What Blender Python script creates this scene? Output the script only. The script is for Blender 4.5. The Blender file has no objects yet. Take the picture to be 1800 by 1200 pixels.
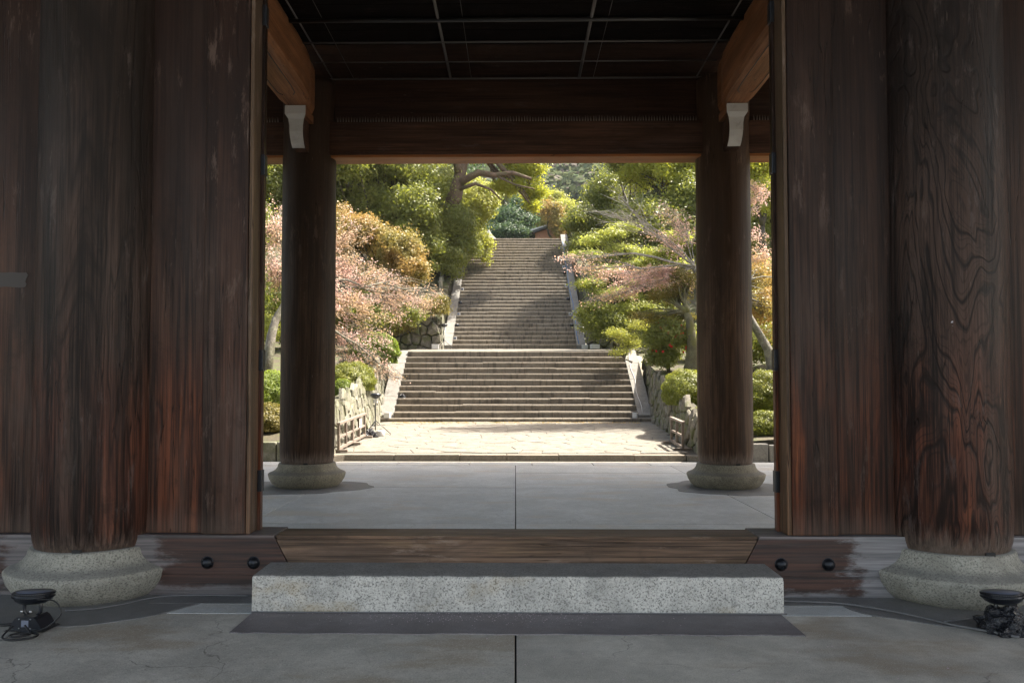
import bpy, bmesh, math, random
import numpy as np
from mathutils import Vector, Matrix, Euler

random.seed(7); rng = np.random.default_rng(7)
SC = bpy.context.scene
COL = SC.collection
R = math.radians

# ------------------------------------------------------------------ camera, world, sun, exposure
EYE = 1.5
cam_d = bpy.data.cameras.new('camera'); cam = bpy.data.objects.new('camera', cam_d); COL.objects.link(cam)
cam.location = (0, 0, EYE); cam.rotation_euler = (R(92.0), 0, R(0.8))
cam_d.sensor_width = 36; cam_d.lens = 36*1370/1800
cam_d.shift_x = 13/1800; cam_d.shift_y = 32/1800
cam_d.clip_start = 0.05; cam_d.clip_end = 3000
SC.camera = cam

SUN_EL, SUN_AZ = R(59), R(66)            # azimuth from the view axis towards the right
w = bpy.data.worlds.new('World'); SC.world = w; w.use_nodes = True
nt = w.node_tree; bg = nt.nodes['Background']
sky = nt.nodes.new('ShaderNodeTexSky'); sky.sky_type = 'NISHITA'; sky.sun_disc = False
sky.sun_elevation = SUN_EL; sky.sun_rotation = SUN_AZ; sky.air_density = 1.0; sky.dust_density = 3.0; sky.ozone_density = 0.6
hz_ = nt.nodes.new('ShaderNodeMix'); hz_.data_type = 'RGBA'; hz_.blend_type = 'MULTIPLY'; hz_.inputs[0].default_value = 1
hz_.inputs[7].default_value = (1.12, .98, .80, 1)           # slightly milky spring sky
nt.links.new(sky.outputs[0], hz_.inputs[6]); nt.links.new(hz_.outputs[2], bg.inputs[0]); bg.inputs[1].default_value = 0.15
sl = bpy.data.lights.new('sun', 'SUN'); sun = bpy.data.objects.new('sun', sl); COL.objects.link(sun)
sl.energy = 4.6; sl.angle = R(0.5); sl.color = (1.0, 0.93, 0.82)
sv = Vector((math.cos(SUN_EL)*math.sin(SUN_AZ), math.cos(SUN_EL)*math.cos(SUN_AZ), math.sin(SUN_EL)))
sun.rotation_euler = sv.to_track_quat('Z', 'Y').to_euler(); sun.location = (30, 20, 40)
SC.view_settings.view_transform = 'Standard'; SC.view_settings.look = 'None'
SC.view_settings.gamma = 1.0; SC.view_settings.exposure = 2.0
SC.view_settings.use_curve_mapping = False
SC.cycles.use_denoising = True; SC.cycles.denoising_prefilter = 'NONE'
SC.cycles.max_bounces = 8; SC.cycles.diffuse_bounces = 5; SC.cycles.transparent_max_bounces = 12
SC.cycles.sample_clamp_indirect = 6

# ------------------------------------------------------------------ helpers
def W(px, py, Y):                        # a point seen at (px, py) of the photograph, Y metres ahead
    return ((px-906)/1370*Y, Y, EYE-(py-680)/1370*Y)

def tag(o, label=None, cat=None, group=None, kind=None):
    if label: o['label'] = label
    if cat: o['category'] = cat
    if group: o['group'] = group
    if kind: o['kind'] = kind
    return o

def empty(name, loc=(0, 0, 0), rz=0, label=None, cat=None, group=None):
    o = bpy.data.objects.new(name, None); COL.objects.link(o)
    o.location = loc; o.rotation_euler = (0, 0, rz); o.empty_display_size = .2
    return tag(o, label, cat, group)

def link(name, me, mat=None, parent=None, loc=(0, 0, 0)):
    if mat and not me.materials: me.materials.append(mat)
    o = bpy.data.objects.new(name, me); COL.objects.link(o)
    o.location = loc
    if parent: o.parent = parent
    return o

class MB:
    def __init__(s): s.v = []; s.f = []; s.smooth = []
    def add(s, v, f, smooth=False):
        n = len(s.v); s.v += [tuple(p) for p in v]
        s.f += [tuple(i+n for i in q) for q in f]; s.smooth += [smooth]*len(f); return s
    def box(s, x0, x1, y0, y1, z0, z1, c=0.0):
        if c <= 0:
            v = [(x, y, z) for z in (z0, z1) for y in (y0, y1) for x in (x0, x1)]
            return s.add(v, [(0,2,3,1),(4,5,7,6),(0,1,5,4),(2,6,7,3),(0,4,6,2),(1,3,7,5)])
        bm = bmesh.new(); bmesh.ops.create_cube(bm, size=1)
        for q in bm.verts:
            q.co = Vector(((x0+x1)/2+q.co.x*(x1-x0), (y0+y1)/2+q.co.y*(y1-y0), (z0+z1)/2+q.co.z*(z1-z0)))
        bmesh.ops.bevel(bm, geom=bm.edges[:], offset=c, segments=2, profile=.6, affect='EDGES')
        bm.verts.index_update()
        s.add([q.co[:] for q in bm.verts], [[q.index for q in f.verts] for f in bm.faces]); bm.free(); return s
    def prism(s, poly, axis, a, b):      # poly in the two other axes, extruded from a to b along axis
        n = len(poly)
        def P(p, t):
            return {'x': (t, p[0], p[1]), 'y': (p[0], t, p[1]), 'z': (p[0], p[1], t)}[axis]
        v = [P(p, a) for p in poly]+[P(p, b) for p in poly]
        f = [tuple(range(n))[::-1], tuple(range(n, 2*n))]+[(i, (i+1) % n, n+(i+1) % n, n+i) for i in range(n)]
        return s.add(v, f)
    def tube(s, pts, rad, seg=7, cap=True, wob=0):
        pts = [Vector(p) for p in pts]; n = len(pts)
        if not hasattr(rad, '__len__'): rad = [rad]*n
        v = []; a = None
        for i, p in enumerate(pts):
            d = (pts[min(i+1, n-1)]-pts[max(i-1, 0)])
            d = d.normalized() if d.length > 1e-9 else Vector((0, 0, 1))
            if a is None: a = d.orthogonal().normalized()
            a = (a-d*a.dot(d)); a = a.normalized() if a.length > 1e-6 else d.orthogonal().normalized()
            b = d.cross(a)
            for k in range(seg):
                t = 2*math.pi*k/seg; r = rad[i]*(1+wob*(random.random()-.5))
                v.append(p+a*math.cos(t)*r+b*math.sin(t)*r)
        f = [(i*seg+k, i*seg+(k+1) % seg, (i+1)*seg+(k+1) % seg, (i+1)*seg+k) for i in range(n-1) for k in range(seg)]
        if cap: f += [tuple(range(seg))[::-1], tuple(range((n-1)*seg, n*seg))]
        return s.add(v, f, True)
    def lathe(s, prof, seg=48, c=(0, 0, 0), wob=None):
        v = []; n = len(prof)
        for r, z in prof:
            for k in range(seg):
                t = 2*math.pi*k/seg; q = r*(wob(t, z) if wob else 1)
                v.append((c[0]+q*math.cos(t), c[1]+q*math.sin(t), c[2]+z))
        f = [(i*seg+k, i*seg+(k+1) % seg, (i+1)*seg+(k+1) % seg, (i+1)*seg+k) for i in range(n-1) for k in range(seg)]
        f += [tuple(range(seg))[::-1], tuple(range((n-1)*seg, n*seg))]
        return s.add(v, f, True)
    def mesh(s, name):
        me = bpy.data.meshes.new(name); me.from_pydata(s.v, [], s.f)
        me.polygons.foreach_set('use_smooth', s.smooth); me.update(); return me
    def build(s, name, mat, parent=None, loc=(0, 0, 0)):
        return link(name, s.mesh(name), mat, parent, loc)

def quads_mesh(name, V):                 # V: (N,4,3) loose quads
    N = len(V); me = bpy.data.meshes.new(name)
    me.vertices.add(N*4); me.vertices.foreach_set('co', V.reshape(-1).astype(np.float32))
    me.loops.add(N*4); me.loops.foreach_set('vertex_index', np.arange(N*4, dtype=np.int32))
    me.polygons.add(N); me.polygons.foreach_set('loop_start', np.arange(0, N*4, 4, dtype=np.int32))
    me.polygons.foreach_set('loop_total', np.full(N, 4, dtype=np.int32))
    me.update(calc_edges=True); return me

def unit(a): return a/np.maximum(np.linalg.norm(a, axis=-1, keepdims=True), 1e-9)

def leaves(P, Nn, size, asp=.55, jit=.45):
    """kite-shaped leaves centred on P, roughly facing Nn"""
    n = len(P); Nn = unit(Nn+rng.normal(0, jit, (n, 3)))
    U = unit(np.cross(Nn, rng.normal(0, 1, (n, 3)))); T = np.cross(Nn, U)
    s = (size*rng.uniform(.6, 1.35, n))[:, None]
    return np.stack([P-U*s*.5, P+T*s*asp*.5+U*s*.08, P+U*s*.5, P-T*s*asp*.5+U*s*.08], 1)

# ------------------------------------------------------------------ materials
class NT:
    def __init__(s, name):
        s.m = bpy.data.materials.new(name); s.m.use_nodes = True; s.t = s.m.node_tree
        s.b = s.t.nodes['Principled BSDF']; s.out = s.t.nodes['Material Output']
    def n(s, typ, props=None, **ins):
        q = s.t.nodes.new('ShaderNode'+typ)
        for k, v in (props or {}).items(): setattr(q, k, v)
        for k, v in ins.items():
            key = int(k[1:]) if k[0] == 'i' and k[1:].isdigit() else k.replace('_', ' ')
            s.set(q.inputs[key], v)
        return q
    def set(s, sock, v):
        if isinstance(v, bpy.types.NodeSocket): s.t.links.new(v, sock)
        elif isinstance(v, bpy.types.Node): s.t.links.new(v.outputs[0], sock)
        else:
            if hasattr(sock.default_value, '__len__') and hasattr(v, '__len__') and len(v) == 3 and len(sock.default_value) == 4: v = (*v, 1)
            sock.default_value = v
    def math(s, op, a, b=0.0, c=0.0, clamp=False):
        q = s.t.nodes.new('ShaderNodeMath'); q.operation = op; q.use_clamp = clamp
        s.set(q.inputs[0], a); s.set(q.inputs[1], b); s.set(q.inputs[2], c); return q.outputs[0]
    def mix(s, f, a, b, mode='MIX'):
        q = s.t.nodes.new('ShaderNodeMix'); q.data_type = 'RGBA'; q.blend_type = mode
        s.set(q.inputs[0], f); s.set(q.inputs[6], a); s.set(q.inputs[7], b); return q.outputs[2]
    def range(s, v, a, b, c=0.0, d=1.0, smooth=True):
        q = s.t.nodes.new('ShaderNodeMapRange'); q.interpolation_type = 'SMOOTHSTEP' if smooth else 'LINEAR'
        s.set(q.inputs[0], v); 
        for i, x in enumerate((a, b, c, d)): s.set(q.inputs[i+1], x)
        return q.outputs[0]
    def coord(s, scale=(1, 1, 1), rnd=True, world=False):
        if world: o = s.n('NewGeometry').outputs['Position']
        else: o = s.n('TexCoord').outputs['Object']
        m = s.t.nodes.new('ShaderNodeMapping'); m.inputs['Scale'].default_value = scale
        s.t.links.new(o, m.inputs[0])
        if rnd and not world:
            r = s.n('ObjectInfo').outputs['Random']
            c = s.n('CombineXYZ', X=s.math('MULTIPLY', r, 37.), Y=s.math('MULTIPLY', r, 91.), Z=s.math('MULTIPLY', r, 53.))
            s.t.links.new(c.outputs[0], m.inputs[1])
        return m.outputs[0]
    def noise(s, vec, scale=1., detail=3., rough=.5, dist=0.):
        return s.n('TexNoise', Vector=vec, Scale=scale, Detail=detail, Roughness=rough, Distortion=dist).outputs[0]
    def bump(s, h, strength=.3, dist=.01, nrm=None):
        q = s.n('Bump', Height=h, Strength=strength, Distance=dist)
        if nrm: s.set(q.inputs['Normal'], nrm)
        return q.outputs[0]
    def fin(s, col=None, rough=None, nrm=None, metal=None, spec=None):
        for k, v in (('Base Color', col), ('Roughness', rough), ('Normal', nrm), ('Metallic', metal), ('Specular IOR Level', spec)):
            if v is not None: s.set(s.b.inputs[k], v)
        return s.m

def ax(axis, along, across):
    return {'x': (along, across, across), 'y': (across, along, across), 'z': (across, across, along)}[axis]

def wood(name, axis='z', dark=(.02, .012, .009), mid=(.07, .045, .033), red=(.13, .04, .018), grey=(.10, .095, .095),
         redamt=.75, figure=9., fscale=1.3, wear=.5, rings=.5, foot=0., pale=None, rough=.5, flow=.16, footz=.34, tone=.56, spec=.16, top_shade=.8, scuff=.42):
    s = NT(name)
    p = s.coord(ax(axis, flow, 1.)); pos = s.n('NewGeometry').outputs['Position']
    z = s.n('SeparateXYZ', Vector=pos).outputs[2]
    n1 = s.noise(p, fscale, 3., .45, .7)
    ring = s.math('PINGPONG', s.math('MULTIPLY', n1, figure*2), 1.)
    ringd = s.range(ring, .0, .9); line = s.range(ring, .38, .02)
    line2 = s.range(s.math('PINGPONG', s.math('MULTIPLY', n1, figure*7.), 1.), .4, .05)
    streak = s.noise(s.coord(ax(axis, .8, 48.)), 1., 6., .72)
    broad = s.noise(s.coord(ax(axis, .45, 7.)), 1., 3., .55)
    fine = s.noise(s.coord(ax(axis, 2.2, 130.)), 1., 3., .6)
    v = s.math('ADD', s.math('MULTIPLY', s.range(streak, .38, .62), .55), s.math('MULTIPLY', s.range(broad, .40, .60), .45))
    v = s.math('ADD', v, s.math('MULTIPLY', s.math('SUBTRACT', fine, .5), 1.3), clamp=True)
    v = s.math('MULTIPLY', v, s.math('SUBTRACT', 1., s.math('MULTIPLY', line, .85*rings)))
    v = s.math('MULTIPLY', v, s.math('SUBTRACT', 1., s.math('MULTIPLY', line2, .4*rings)))
    c = s.mix(v, dark, mid)
    # red polished zone at body height
    rn = s.noise(s.coord(ax(axis, .45, 2.6)), 1., 4., .6)
    rz = s.math('MULTIPLY', s.range(s.math('ADD', z, s.math('MULTIPLY', rn, 1.2)), 2.75, 1.75), s.range(rn, .34, .56))
    vr = s.math('POWER', s.math('MULTIPLY', v, 1.25), 1.6)
    hot = s.math('MULTIPLY', s.range(s.noise(s.coord(ax(axis, .8, 16.)), 1., 3., .6), .5, .64), s.range(rn, .45, .6))
    redc = s.mix(hot, red, tuple(k*q for k, q in zip(red, (2.1, 2.6, 2.6))))
    c = s.mix(s.math('MULTIPLY', rz, redamt), c, s.mix(vr, tuple(.12*k for k in red), redc))
    # grey worn patches
    wn = s.noise(s.coord(ax(axis, .35, 1.6)), 1., 5., .62)
    wm = s.math('MULTIPLY', s.range(wn, .5, .68), s.range(streak, .25, .7))
    c = s.mix(s.math('MULTIPLY', wm, wear), c, grey)
    # shade below the eave painted into the colour, darkening upward, uneven
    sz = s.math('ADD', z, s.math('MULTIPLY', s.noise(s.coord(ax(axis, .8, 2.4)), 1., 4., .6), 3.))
    c = s.mix(s.range(sz, 3.3, 5.4, 0, top_shade), c, dark)
    # blotchy dirt, hand marks
    bn = s.noise(s.coord((4, 4, 4)), 1., 5., .7)
    c = s.mix(s.range(bn, .55, .75, 0, .5), c, dark)
    # scuffs and rubbed spots
    kn = s.noise(s.coord(ax(axis, 2.2, 11.)), 1., 6., .75); km = s.math('MULTIPLY', s.range(kn, .54, .66), s.range(s.noise(s.coord((1.7, 1.7, 1.2)), 1., 3.), .44, .6))
    c = s.mix(s.math('MULTIPLY', km, scuff), c, tuple(1.9*k for k in grey))
    # each board its own tone
    rt = s.math('ADD', .72, s.math('MULTIPLY', s.n('ObjectInfo').outputs['Random'], .6)); cc = s.n('CombineColor', Red=rt, Green=rt, Blue=rt)
    c = s.mix(1., c, cc, 'MULTIPLY')
    # scratches and chips
    sn = s.noise(s.coord(ax(axis, 5., 110.)), 1., 2., .5)
    sm = s.math('MULTIPLY', s.range(sn, .73, .78), s.range(s.noise(s.coord((1.3, 1.3, .8)), 1., 2.), .5, .62))
    c = s.mix(s.math('MULTIPLY', sm, .7), c, (.30, .28, .27))
    if foot:
        fm = s.range(s.math('ADD', z, s.math('MULTIPLY', s.math('SUBTRACT', streak, .5), -.35)), footz+.22, footz-.02)
        c = s.mix(s.math('MULTIPLY', fm, foot), c, s.mix(streak, (.10, .09, .08), (.34, .31, .29)))
    if pale:
        c = s.mix(pale, c, (.25, .2, .15))
    h = s.math('ADD', s.math('MULTIPLY', line, -.7*rings), s.math('MULTIPLY', streak, 1.0))
    h = s.math('ADD', h, s.math('MULTIPLY', fine, .35))
    crack = s.noise(s.coord(ax(axis, .9, 24.)), 1., 1., .4)
    cm = s.range(s.math('ABSOLUTE', s.math('SUBTRACT', crack, .5)), .0, .012, 1., 0.)
    cm = s.math('MULTIPLY', cm, s.range(s.noise(s.coord((1.1, 1.1, .9)), 1., 2.), .5, .6))
    c = s.mix(s.math('MULTIPLY', cm, .8), c, (.008, .006, .005))
    h = s.math('SUBTRACT', h, s.math('MULTIPLY', cm, 1.5))
    rr = s.math('ADD', s.math('MULTIPLY', s.noise(s.coord(ax(axis, .8, 3.)), 1., 3.), .35), rough-.17)
    return s.fin(s.mix(1., c, (tone*1.04, tone*.87, tone*.77), 'MULTIPLY'), rr, s.bump(h, .55, .006), spec=spec)

M = {}
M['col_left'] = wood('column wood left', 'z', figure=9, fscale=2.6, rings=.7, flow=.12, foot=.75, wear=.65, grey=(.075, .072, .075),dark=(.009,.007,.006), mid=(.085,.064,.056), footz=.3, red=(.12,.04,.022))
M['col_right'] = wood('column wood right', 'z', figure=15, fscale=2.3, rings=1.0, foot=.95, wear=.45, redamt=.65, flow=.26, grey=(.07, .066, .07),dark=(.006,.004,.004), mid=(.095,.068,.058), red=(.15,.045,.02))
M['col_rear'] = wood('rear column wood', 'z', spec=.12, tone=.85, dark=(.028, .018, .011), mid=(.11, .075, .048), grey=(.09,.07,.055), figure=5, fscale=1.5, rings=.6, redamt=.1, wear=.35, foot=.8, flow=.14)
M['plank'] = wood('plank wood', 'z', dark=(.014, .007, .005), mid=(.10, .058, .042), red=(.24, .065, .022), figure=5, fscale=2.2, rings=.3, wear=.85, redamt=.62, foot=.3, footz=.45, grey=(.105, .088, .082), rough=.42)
M['post'] = wood('door jamb wood', 'z', tone=.8, dark=(.05, .04, .03), mid=(.16, .125, .09), red=(.2, .09, .04), figure=4, fscale=2, rings=.25, wear=.4, redamt=.3)
M['beam_x'] = wood('beam wood across', 'x', tone=.95, top_shade=0, scuff=.12, dark=(.018, .01, .007), mid=(.065, .038, .024), figure=5, fscale=1.4, rings=.4, wear=.2, redamt=0)
M['beam_y'] = wood('rainbow beam wood', 'y', top_shade=0, scuff=.12, tone=.75, dark=(.13, .065, .03), mid=(.30, .16, .08), figure=5, fscale=1.6, rings=.45, wear=.1, redamt=0)
M['soffit'] = wood('bounce lit soffit wood', 'x', tone=.9, top_shade=0, scuff=.12, dark=(.2, .09, .035), mid=(.34, .16, .06), figure=4, fscale=1.6, rings=.3, wear=0, redamt=0)  # warm bounce light painted in as a brighter orange wood
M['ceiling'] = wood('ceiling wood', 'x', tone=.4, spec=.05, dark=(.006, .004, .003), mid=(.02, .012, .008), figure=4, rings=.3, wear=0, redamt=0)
M['threshold'] = wood('worn threshold wood', 'x', tone=.8, dark=(.055, .046, .04), mid=(.19, .155, .13), red=(.24, .15, .08), figure=4, fscale=2.4, rings=.3, wear=.75, redamt=.25, grey=(.17, .155, .145))

def sill_wood():
    s = NT('sill beam wood'); pos = s.n('NewGeometry').outputs['Position']; sp = s.n('SeparateXYZ', Vector=pos)
    x, z = sp.outputs[0], sp.outputs[2]
    streak = s.noise(s.coord((.9, 40, 40)), 1., 5., .6); big = s.noise(s.coord((.8, 3, 6)), 1., 4., .6)
    v = s.range(streak, .3, .72)
    c = s.mix(v, (.016, .009, .008), (.085, .036, .024))
    c = s.mix(s.range(big, .5, .7, 0, .6), c, (.055, .045, .045))
    d = s.math('ABSOLUTE', s.math('SUBTRACT', s.math('ABSOLUTE', x), 3.13))
    wob = s.math('MULTIPLY', s.math('SUBTRACT', s.noise(s.coord((2.2, 6, 7)), 1., 6., .7), .5), .9)
    right = s.range(x, 0, .1, .60, .76)
    m1 = s.range(s.math('ADD', d, wob), s.math('ADD', right, .05), s.math('SUBTRACT', right, .10))
    m2 = s.range(s.math('ADD', z, s.math('MULTIPLY', wob, .3)), .07, .015)
    m3 = s.range(z, .405, .425, 0, .6)
    m = s.math('MAXIMUM', s.math('MAXIMUM', m1, m2), m3)
    c = s.mix(s.math('MULTIPLY', m, s.range(x, -.1, .1, .38, .66)), c, s.mix(v, (.16, .16, .17), (.42, .42, .44)))
    return s.fin(c, .6, s.bump(streak, .5, .006))
M['sill'] = sill_wood()

def granite(name, base=(.44, .425, .395), dark=(.17, .165, .155), light=(.64, .62, .58), stain=(.36, .26, .12), stainamt=.5, scale=95, warm=None, topdirt=.65):
    s = NT(name); p = s.coord((1, 1, 1))
    a = s.noise(p, scale, 2., .7); b = s.n('TexVoronoi', Vector=p, Scale=scale*.8).outputs['Distance']
    c = s.mix(s.range(a, .35, .65), base, light)
    c = s.mix(s.range(a, .47, .33), c, dark)
    c = s.mix(s.range(b, .22, .08, 0, .6), c, dark)
    st = s.noise(s.coord((1.5, 1.5, 2.5)), 1., 4., .6)
    c = s.mix(s.range(st, .52, .68, 0, stainamt), c, stain, 'MULTIPLY' if warm else 'MIX')
    d = s.noise(p, 6., 5., .6); c = s.mix(s.range(d, .35, .7, .0, .45), c, tuple(k*.45 for k in base))
    nzz = s.n('SeparateXYZ', Vector=s.n('NewGeometry').outputs['Normal']).outputs[2]
    c = s.mix(s.range(nzz, .7, .98, 0, topdirt), c, (.12, .12, .12))
    return s.fin(c, .85, s.bump(s.math('ADD', a, s.math('MULTIPLY', d, 2.)), .5, .004))
M['granite'] = granite('grey granite')
M['granite_base'] = granite('column base granite', base=(.27, .26, .22), light=(.37, .355, .31), dark=(.13, .125, .11), stain=(.26, .21, .11), stainamt=.6, scale=80)
M['granite_rear'] = granite('rear column base granite', base=(.24, .21, .15), light=(.34, .30, .22), dark=(.10, .09, .07), stain=(.2, .2, .16), stainamt=.5, scale=80)

def concrete(name, a=(.38, .365, .33), b=(.58, .555, .50), brown=(.30, .235, .16), cracks=1., tone=None):
    s = NT(name); p = s.coord((1, 1, 1)); pw = s.coord((1, 1, 1), world=True)
    n = s.noise(p, 1.6, 6., .62); f = s.noise(p, 14., 5., .7); g = s.noise(p, 140., 2., .6)
    c = s.mix(s.range(n, .34, .66), a, b)
    c = s.mix(s.range(f, .3, .75, 0, .35), c, tuple(k*.6 for k in a))
    br = s.noise(s.coord((.7, 1.6, 1)), 1.3, 4., .6)
    c = s.mix(s.range(br, .52, .68, 0, .6), c, brown)
    c = s.mix(s.range(g, .56, .72, 0, .5), c, tuple(k*1.35 for k in b))
    c = s.mix(s.range(g, .44, .30, 0, .6), c, tuple(k*.4 for k in a))
    h = s.math('ADD', s.math('MULTIPLY', f, .6), s.math('MULTIPLY', g, .25))
    wp = s.n('VectorMath', {'operation': 'ADD'}, i0=p)
    wn = s.n('TexNoise', Vector=p, Scale=3.5, Detail=4.).outputs[1]
    sc = s.n('VectorMath', {'operation': 'SCALE'}, i0=wn); sc.inputs['Scale'].default_value = .35
    s.set(wp.inputs[1], sc.outputs[0])
    vo = s.n('TexVoronoi', {'feature': 'DISTANCE_TO_EDGE'}, Vector=wp.outputs[0], Scale=1.3).outputs[0]
    cm = s.math('MULTIPLY', s.range(vo, .0, .007, 1, 0), s.range(s.noise(p, .9, 3.), .5, .62))
    cm = s.math('MULTIPLY', cm, cracks)
    c = s.mix(s.math('MULTIPLY', cm, .6), c, (.06, .055, .05))
    h = s.math('SUBTRACT', h, s.math('MULTIPLY', cm, 1.))
    return s.fin(c, s.range(n, .3, .7, .55, .75), s.bump(h, .35, .004))
M['concrete'] = concrete('smoothed concrete')
M['concrete_rear'] = concrete('rear concrete', a=(.44, .46, .465), b=(.60, .62, .625), brown=(.50, .45, .38), cracks=.6)
M['mortar'] = concrete('grey mortar', a=(.15, .15, .15), b=(.22, .22, .22), brown=(.18, .17, .15), cracks=.3)
M['asphalt'] = concrete('dark gritty strip', a=(.15, .138, .145), b=(.24, .222, .232), brown=(.19, .17, .17), cracks=.2)
M['joint'] = NT('joint filler').fin((.03, .03, .03), .9)

def stone(name, cols, moss=0., mosscol=(.09, .10, .03), rough=.85, streaky=0., lichen=0., bump=.7):
    s = NT(name); p = s.coord((1, 1, 1)); r = s.n('ObjectInfo').outputs['Random']
    n = s.noise(p, 4., 6., .65); f = s.noise(p, 30., 4., .7)
    c = s.mix(s.range(n, .35, .65), cols[0], cols[1])
    c = s.mix(s.math('MULTIPLY', r, .7), c, cols[2])
    c = s.mix(s.range(f, .35, .7, 0, .5), c, tuple(k*.5 for k in cols[0]))
    if streaky:
        st = s.noise(s.coord((9, 9, .6), world=True), 1., 4., .65)
        c = s.mix(s.range(st, .5, .66, 0, streaky), c, tuple(k*.3 for k in cols[0]))
    if lichen:
        l = s.noise(s.coord((1, 1, 1), world=True), 5., 5., .7)
        c = s.mix(s.range(l, .5, .6, 0, lichen), c, (.32, .31, .23))
    if moss:
        m = s.noise(s.coord((1, 1, 1), world=True), 2.2, 5., .7)
        c = s.mix(s.range(m, .45, .6, 0, moss), c, mosscol)
    return s.fin(c, rough, s.bump(s.math('ADD', n, s.math('MULTIPLY', f, .4)), bump, .035))
M['step'] = stone('stair stone', ((.128, .107, .079), (.207, .177, .138), (.16, .139, .108)), streaky=.65, bump=.4)
M['step_up'] = stone('upper stair stone', ((.142, .12, .088), (.245, .209, .162), (.193, .167, .131)), streaky=.7, bump=.4)
M['ramp'] = stone('ramp stone', ((.18, .172, .155), (.27, .26, .235), (.22, .21, .195)), streaky=.2, bump=.3)
M['flag'] = stone('flagstone', ((.145, .132, .108), (.25, .232, .195), (.19, .175, .145)), bump=.8)
M['flag_bed'] = stone('flagstone bedding', ((.08, .07, .05), (.13, .115, .09), (.10, .09, .07)))
M['kerb'] = stone('kerb stone', ((.18, .155, .12), (.27, .235, .19), (.22, .19, .155)), bump=.4)
M['wall_l'] = stone('lichened wall stone', ((.15, .145, .115), (.26, .25, .20), (.2, .19, .15)), moss=.5, lichen=.4)
M['wall_r'] = stone('mossy wall stone', ((.12, .11, .085), (.22, .20, .16), (.17, .15, .12)), moss=.85, lichen=.25)
M['wall_bed'] = stone('wall joints', ((.05, .045, .03), (.09, .08, .055), (.07, .062, .04)), moss=.6)
M['soil'] = stone('mossy soil', ((.055, .045, .028), (.09, .075, .04), (.07, .06, .035)), moss=.8, mosscol=(.06, .075, .02))
M['gravel'] = stone('pale gravel', ((.30, .28, .25), (.40, .38, .34), (.35, .33, .3)))
M['bark_grey'] = stone('grey bark', ((.09, .08, .065), (.24, .22, .185), (.15, .135, .11)), lichen=.5, moss=.4, bump=1.)
M['bark_dark'] = stone('dark bark', ((.045, .035, .025), (.10, .08, .06), (.07, .055, .04)), moss=.4, mosscol=(.10, .10, .03), bump=1.)
M['bark_red'] = stone('reddish bark', ((.08, .05, .032), (.22, .145, .10), (.14, .095, .065)), moss=.5, mosscol=(.07, .075, .02), bump=1.)
M['bark_moss'] = stone('mossy bark', ((.10, .09, .05), (.20, .19, .11), (.15, .14, .08)), moss=.8, mosscol=(.13, .13, .03), bump=1.)
M['bark_pale'] = stone('pale twig bark', ((.26, .24, .20), (.42, .39, .34), (.34, .31, .27)), bump=.5)
M['dark_under'] = NT('shadowed soil').fin((.03, .028, .015), .95)

def leafmat(name, cols, trans=.5, tcol=None, rough=.45, gloss=.35):
    s = NT(name); g = s.n('NewGeometry').outputs['Random Per Island']
    n = s.noise(s.coord((1, 1, 1), world=True), .9, 3., .6)
    c = s.mix(s.range(g, 0, 1, smooth=False), cols[0], cols[1])
    c = s.mix(s.range(n, .42, .62), c, cols[2])
    s.fin(c, rough, spec=gloss)
    t = s.n('BsdfTranslucent', Color=s.mix(1., c, tcol or (1.25, 1.25, .7), 'MULTIPLY'))
    mx = s.n('MixShader', Fac=trans); s.t.links.new(s.b.outputs[0], mx.inputs[1]); s.t.links.new(t.outputs[0], mx.inputs[2])
    s.t.links.new(mx.outputs[0], s.out.inputs[0]); return s.m
M['lf_dark'] = leafmat('dark glossy leaf', ((.12, .15, .035), (.29, .31, .085), (.19, .22, .06)), .55, (1.3, 1.25, .6), gloss=.45, rough=.4)
M['lf_teal'] = leafmat('blue green leaf', ((.05, .10, .06), (.11, .16, .08), (.08, .13, .07)), .4)
M['lf_light'] = leafmat('light green leaf', ((.22, .25, .06), (.42, .42, .12), (.32, .33, .09)), .55)
M['lf_yellow'] = leafmat('yellow green leaf', ((.28, .32, .06), (.48, .48, .10), (.37, .40, .07)), .6, (1.2, 1.15, .5))
M['lf_gold'] = leafmat('golden brown leaf', ((.30, .20, .07), (.46, .32, .12), (.28, .25, .08)), .45, (1.15, 1.05, .7))
M['lf_maple'] = leafmat('fresh maple leaf', ((.26, .30, .08), (.42, .44, .13), (.34, .36, .10)), .6)
M['lf_bright'] = leafmat('bright green leaf', ((.13, .19, .03), (.25, .31, .06), (.18, .23, .04)), .5)
M['lf_azalea'] = leafmat('azalea leaf', ((.13, .16, .03), (.26, .26, .055), (.19, .21, .04)), .45)
M['lf_olive'] = leafmat('olive azalea leaf', ((.14, .13, .035), (.26, .22, .06), (.2, .17, .05)), .45)
M['lf_pink'] = leafmat('cherry bud and petal', ((.60, .41, .36), (.78, .60, .55), (.50, .38, .22)), .5, (1.05, .96, .9))
M['lf_rpink'] = leafmat('pale cherry petal', ((.62, .42, .37), (.82, .64, .58), (.58, .44, .27)), .5, (1.1, .98, .9))
M['lf_hill'] = leafmat('hill foliage', ((.055, .08, .045), (.12, .135, .065), (.085, .10, .055)), .15, gloss=0)
M['lf_hillb'] = leafmat('bare hill tree twigs', ((.11, .10, .085), (.16, .14, .12), (.13, .12, .10)), .15, (1, 1, 1), gloss=0)
M['camellia'] = NT('camellia petal').fin((.55, .02, .015), .5)
M['iron'] = NT('black iron').fin((.02, .022, .028), .38, metal=.6)
M['rubber'] = NT('black cable rubber').fin((.012, .012, .013), .4)
M['cable_grey'] = NT('grey cable sheath').fin((.13, .13, .135), .5)
M['cable_blue'] = NT('blue cable sheath').fin((.05, .16, .35), .5)
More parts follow.
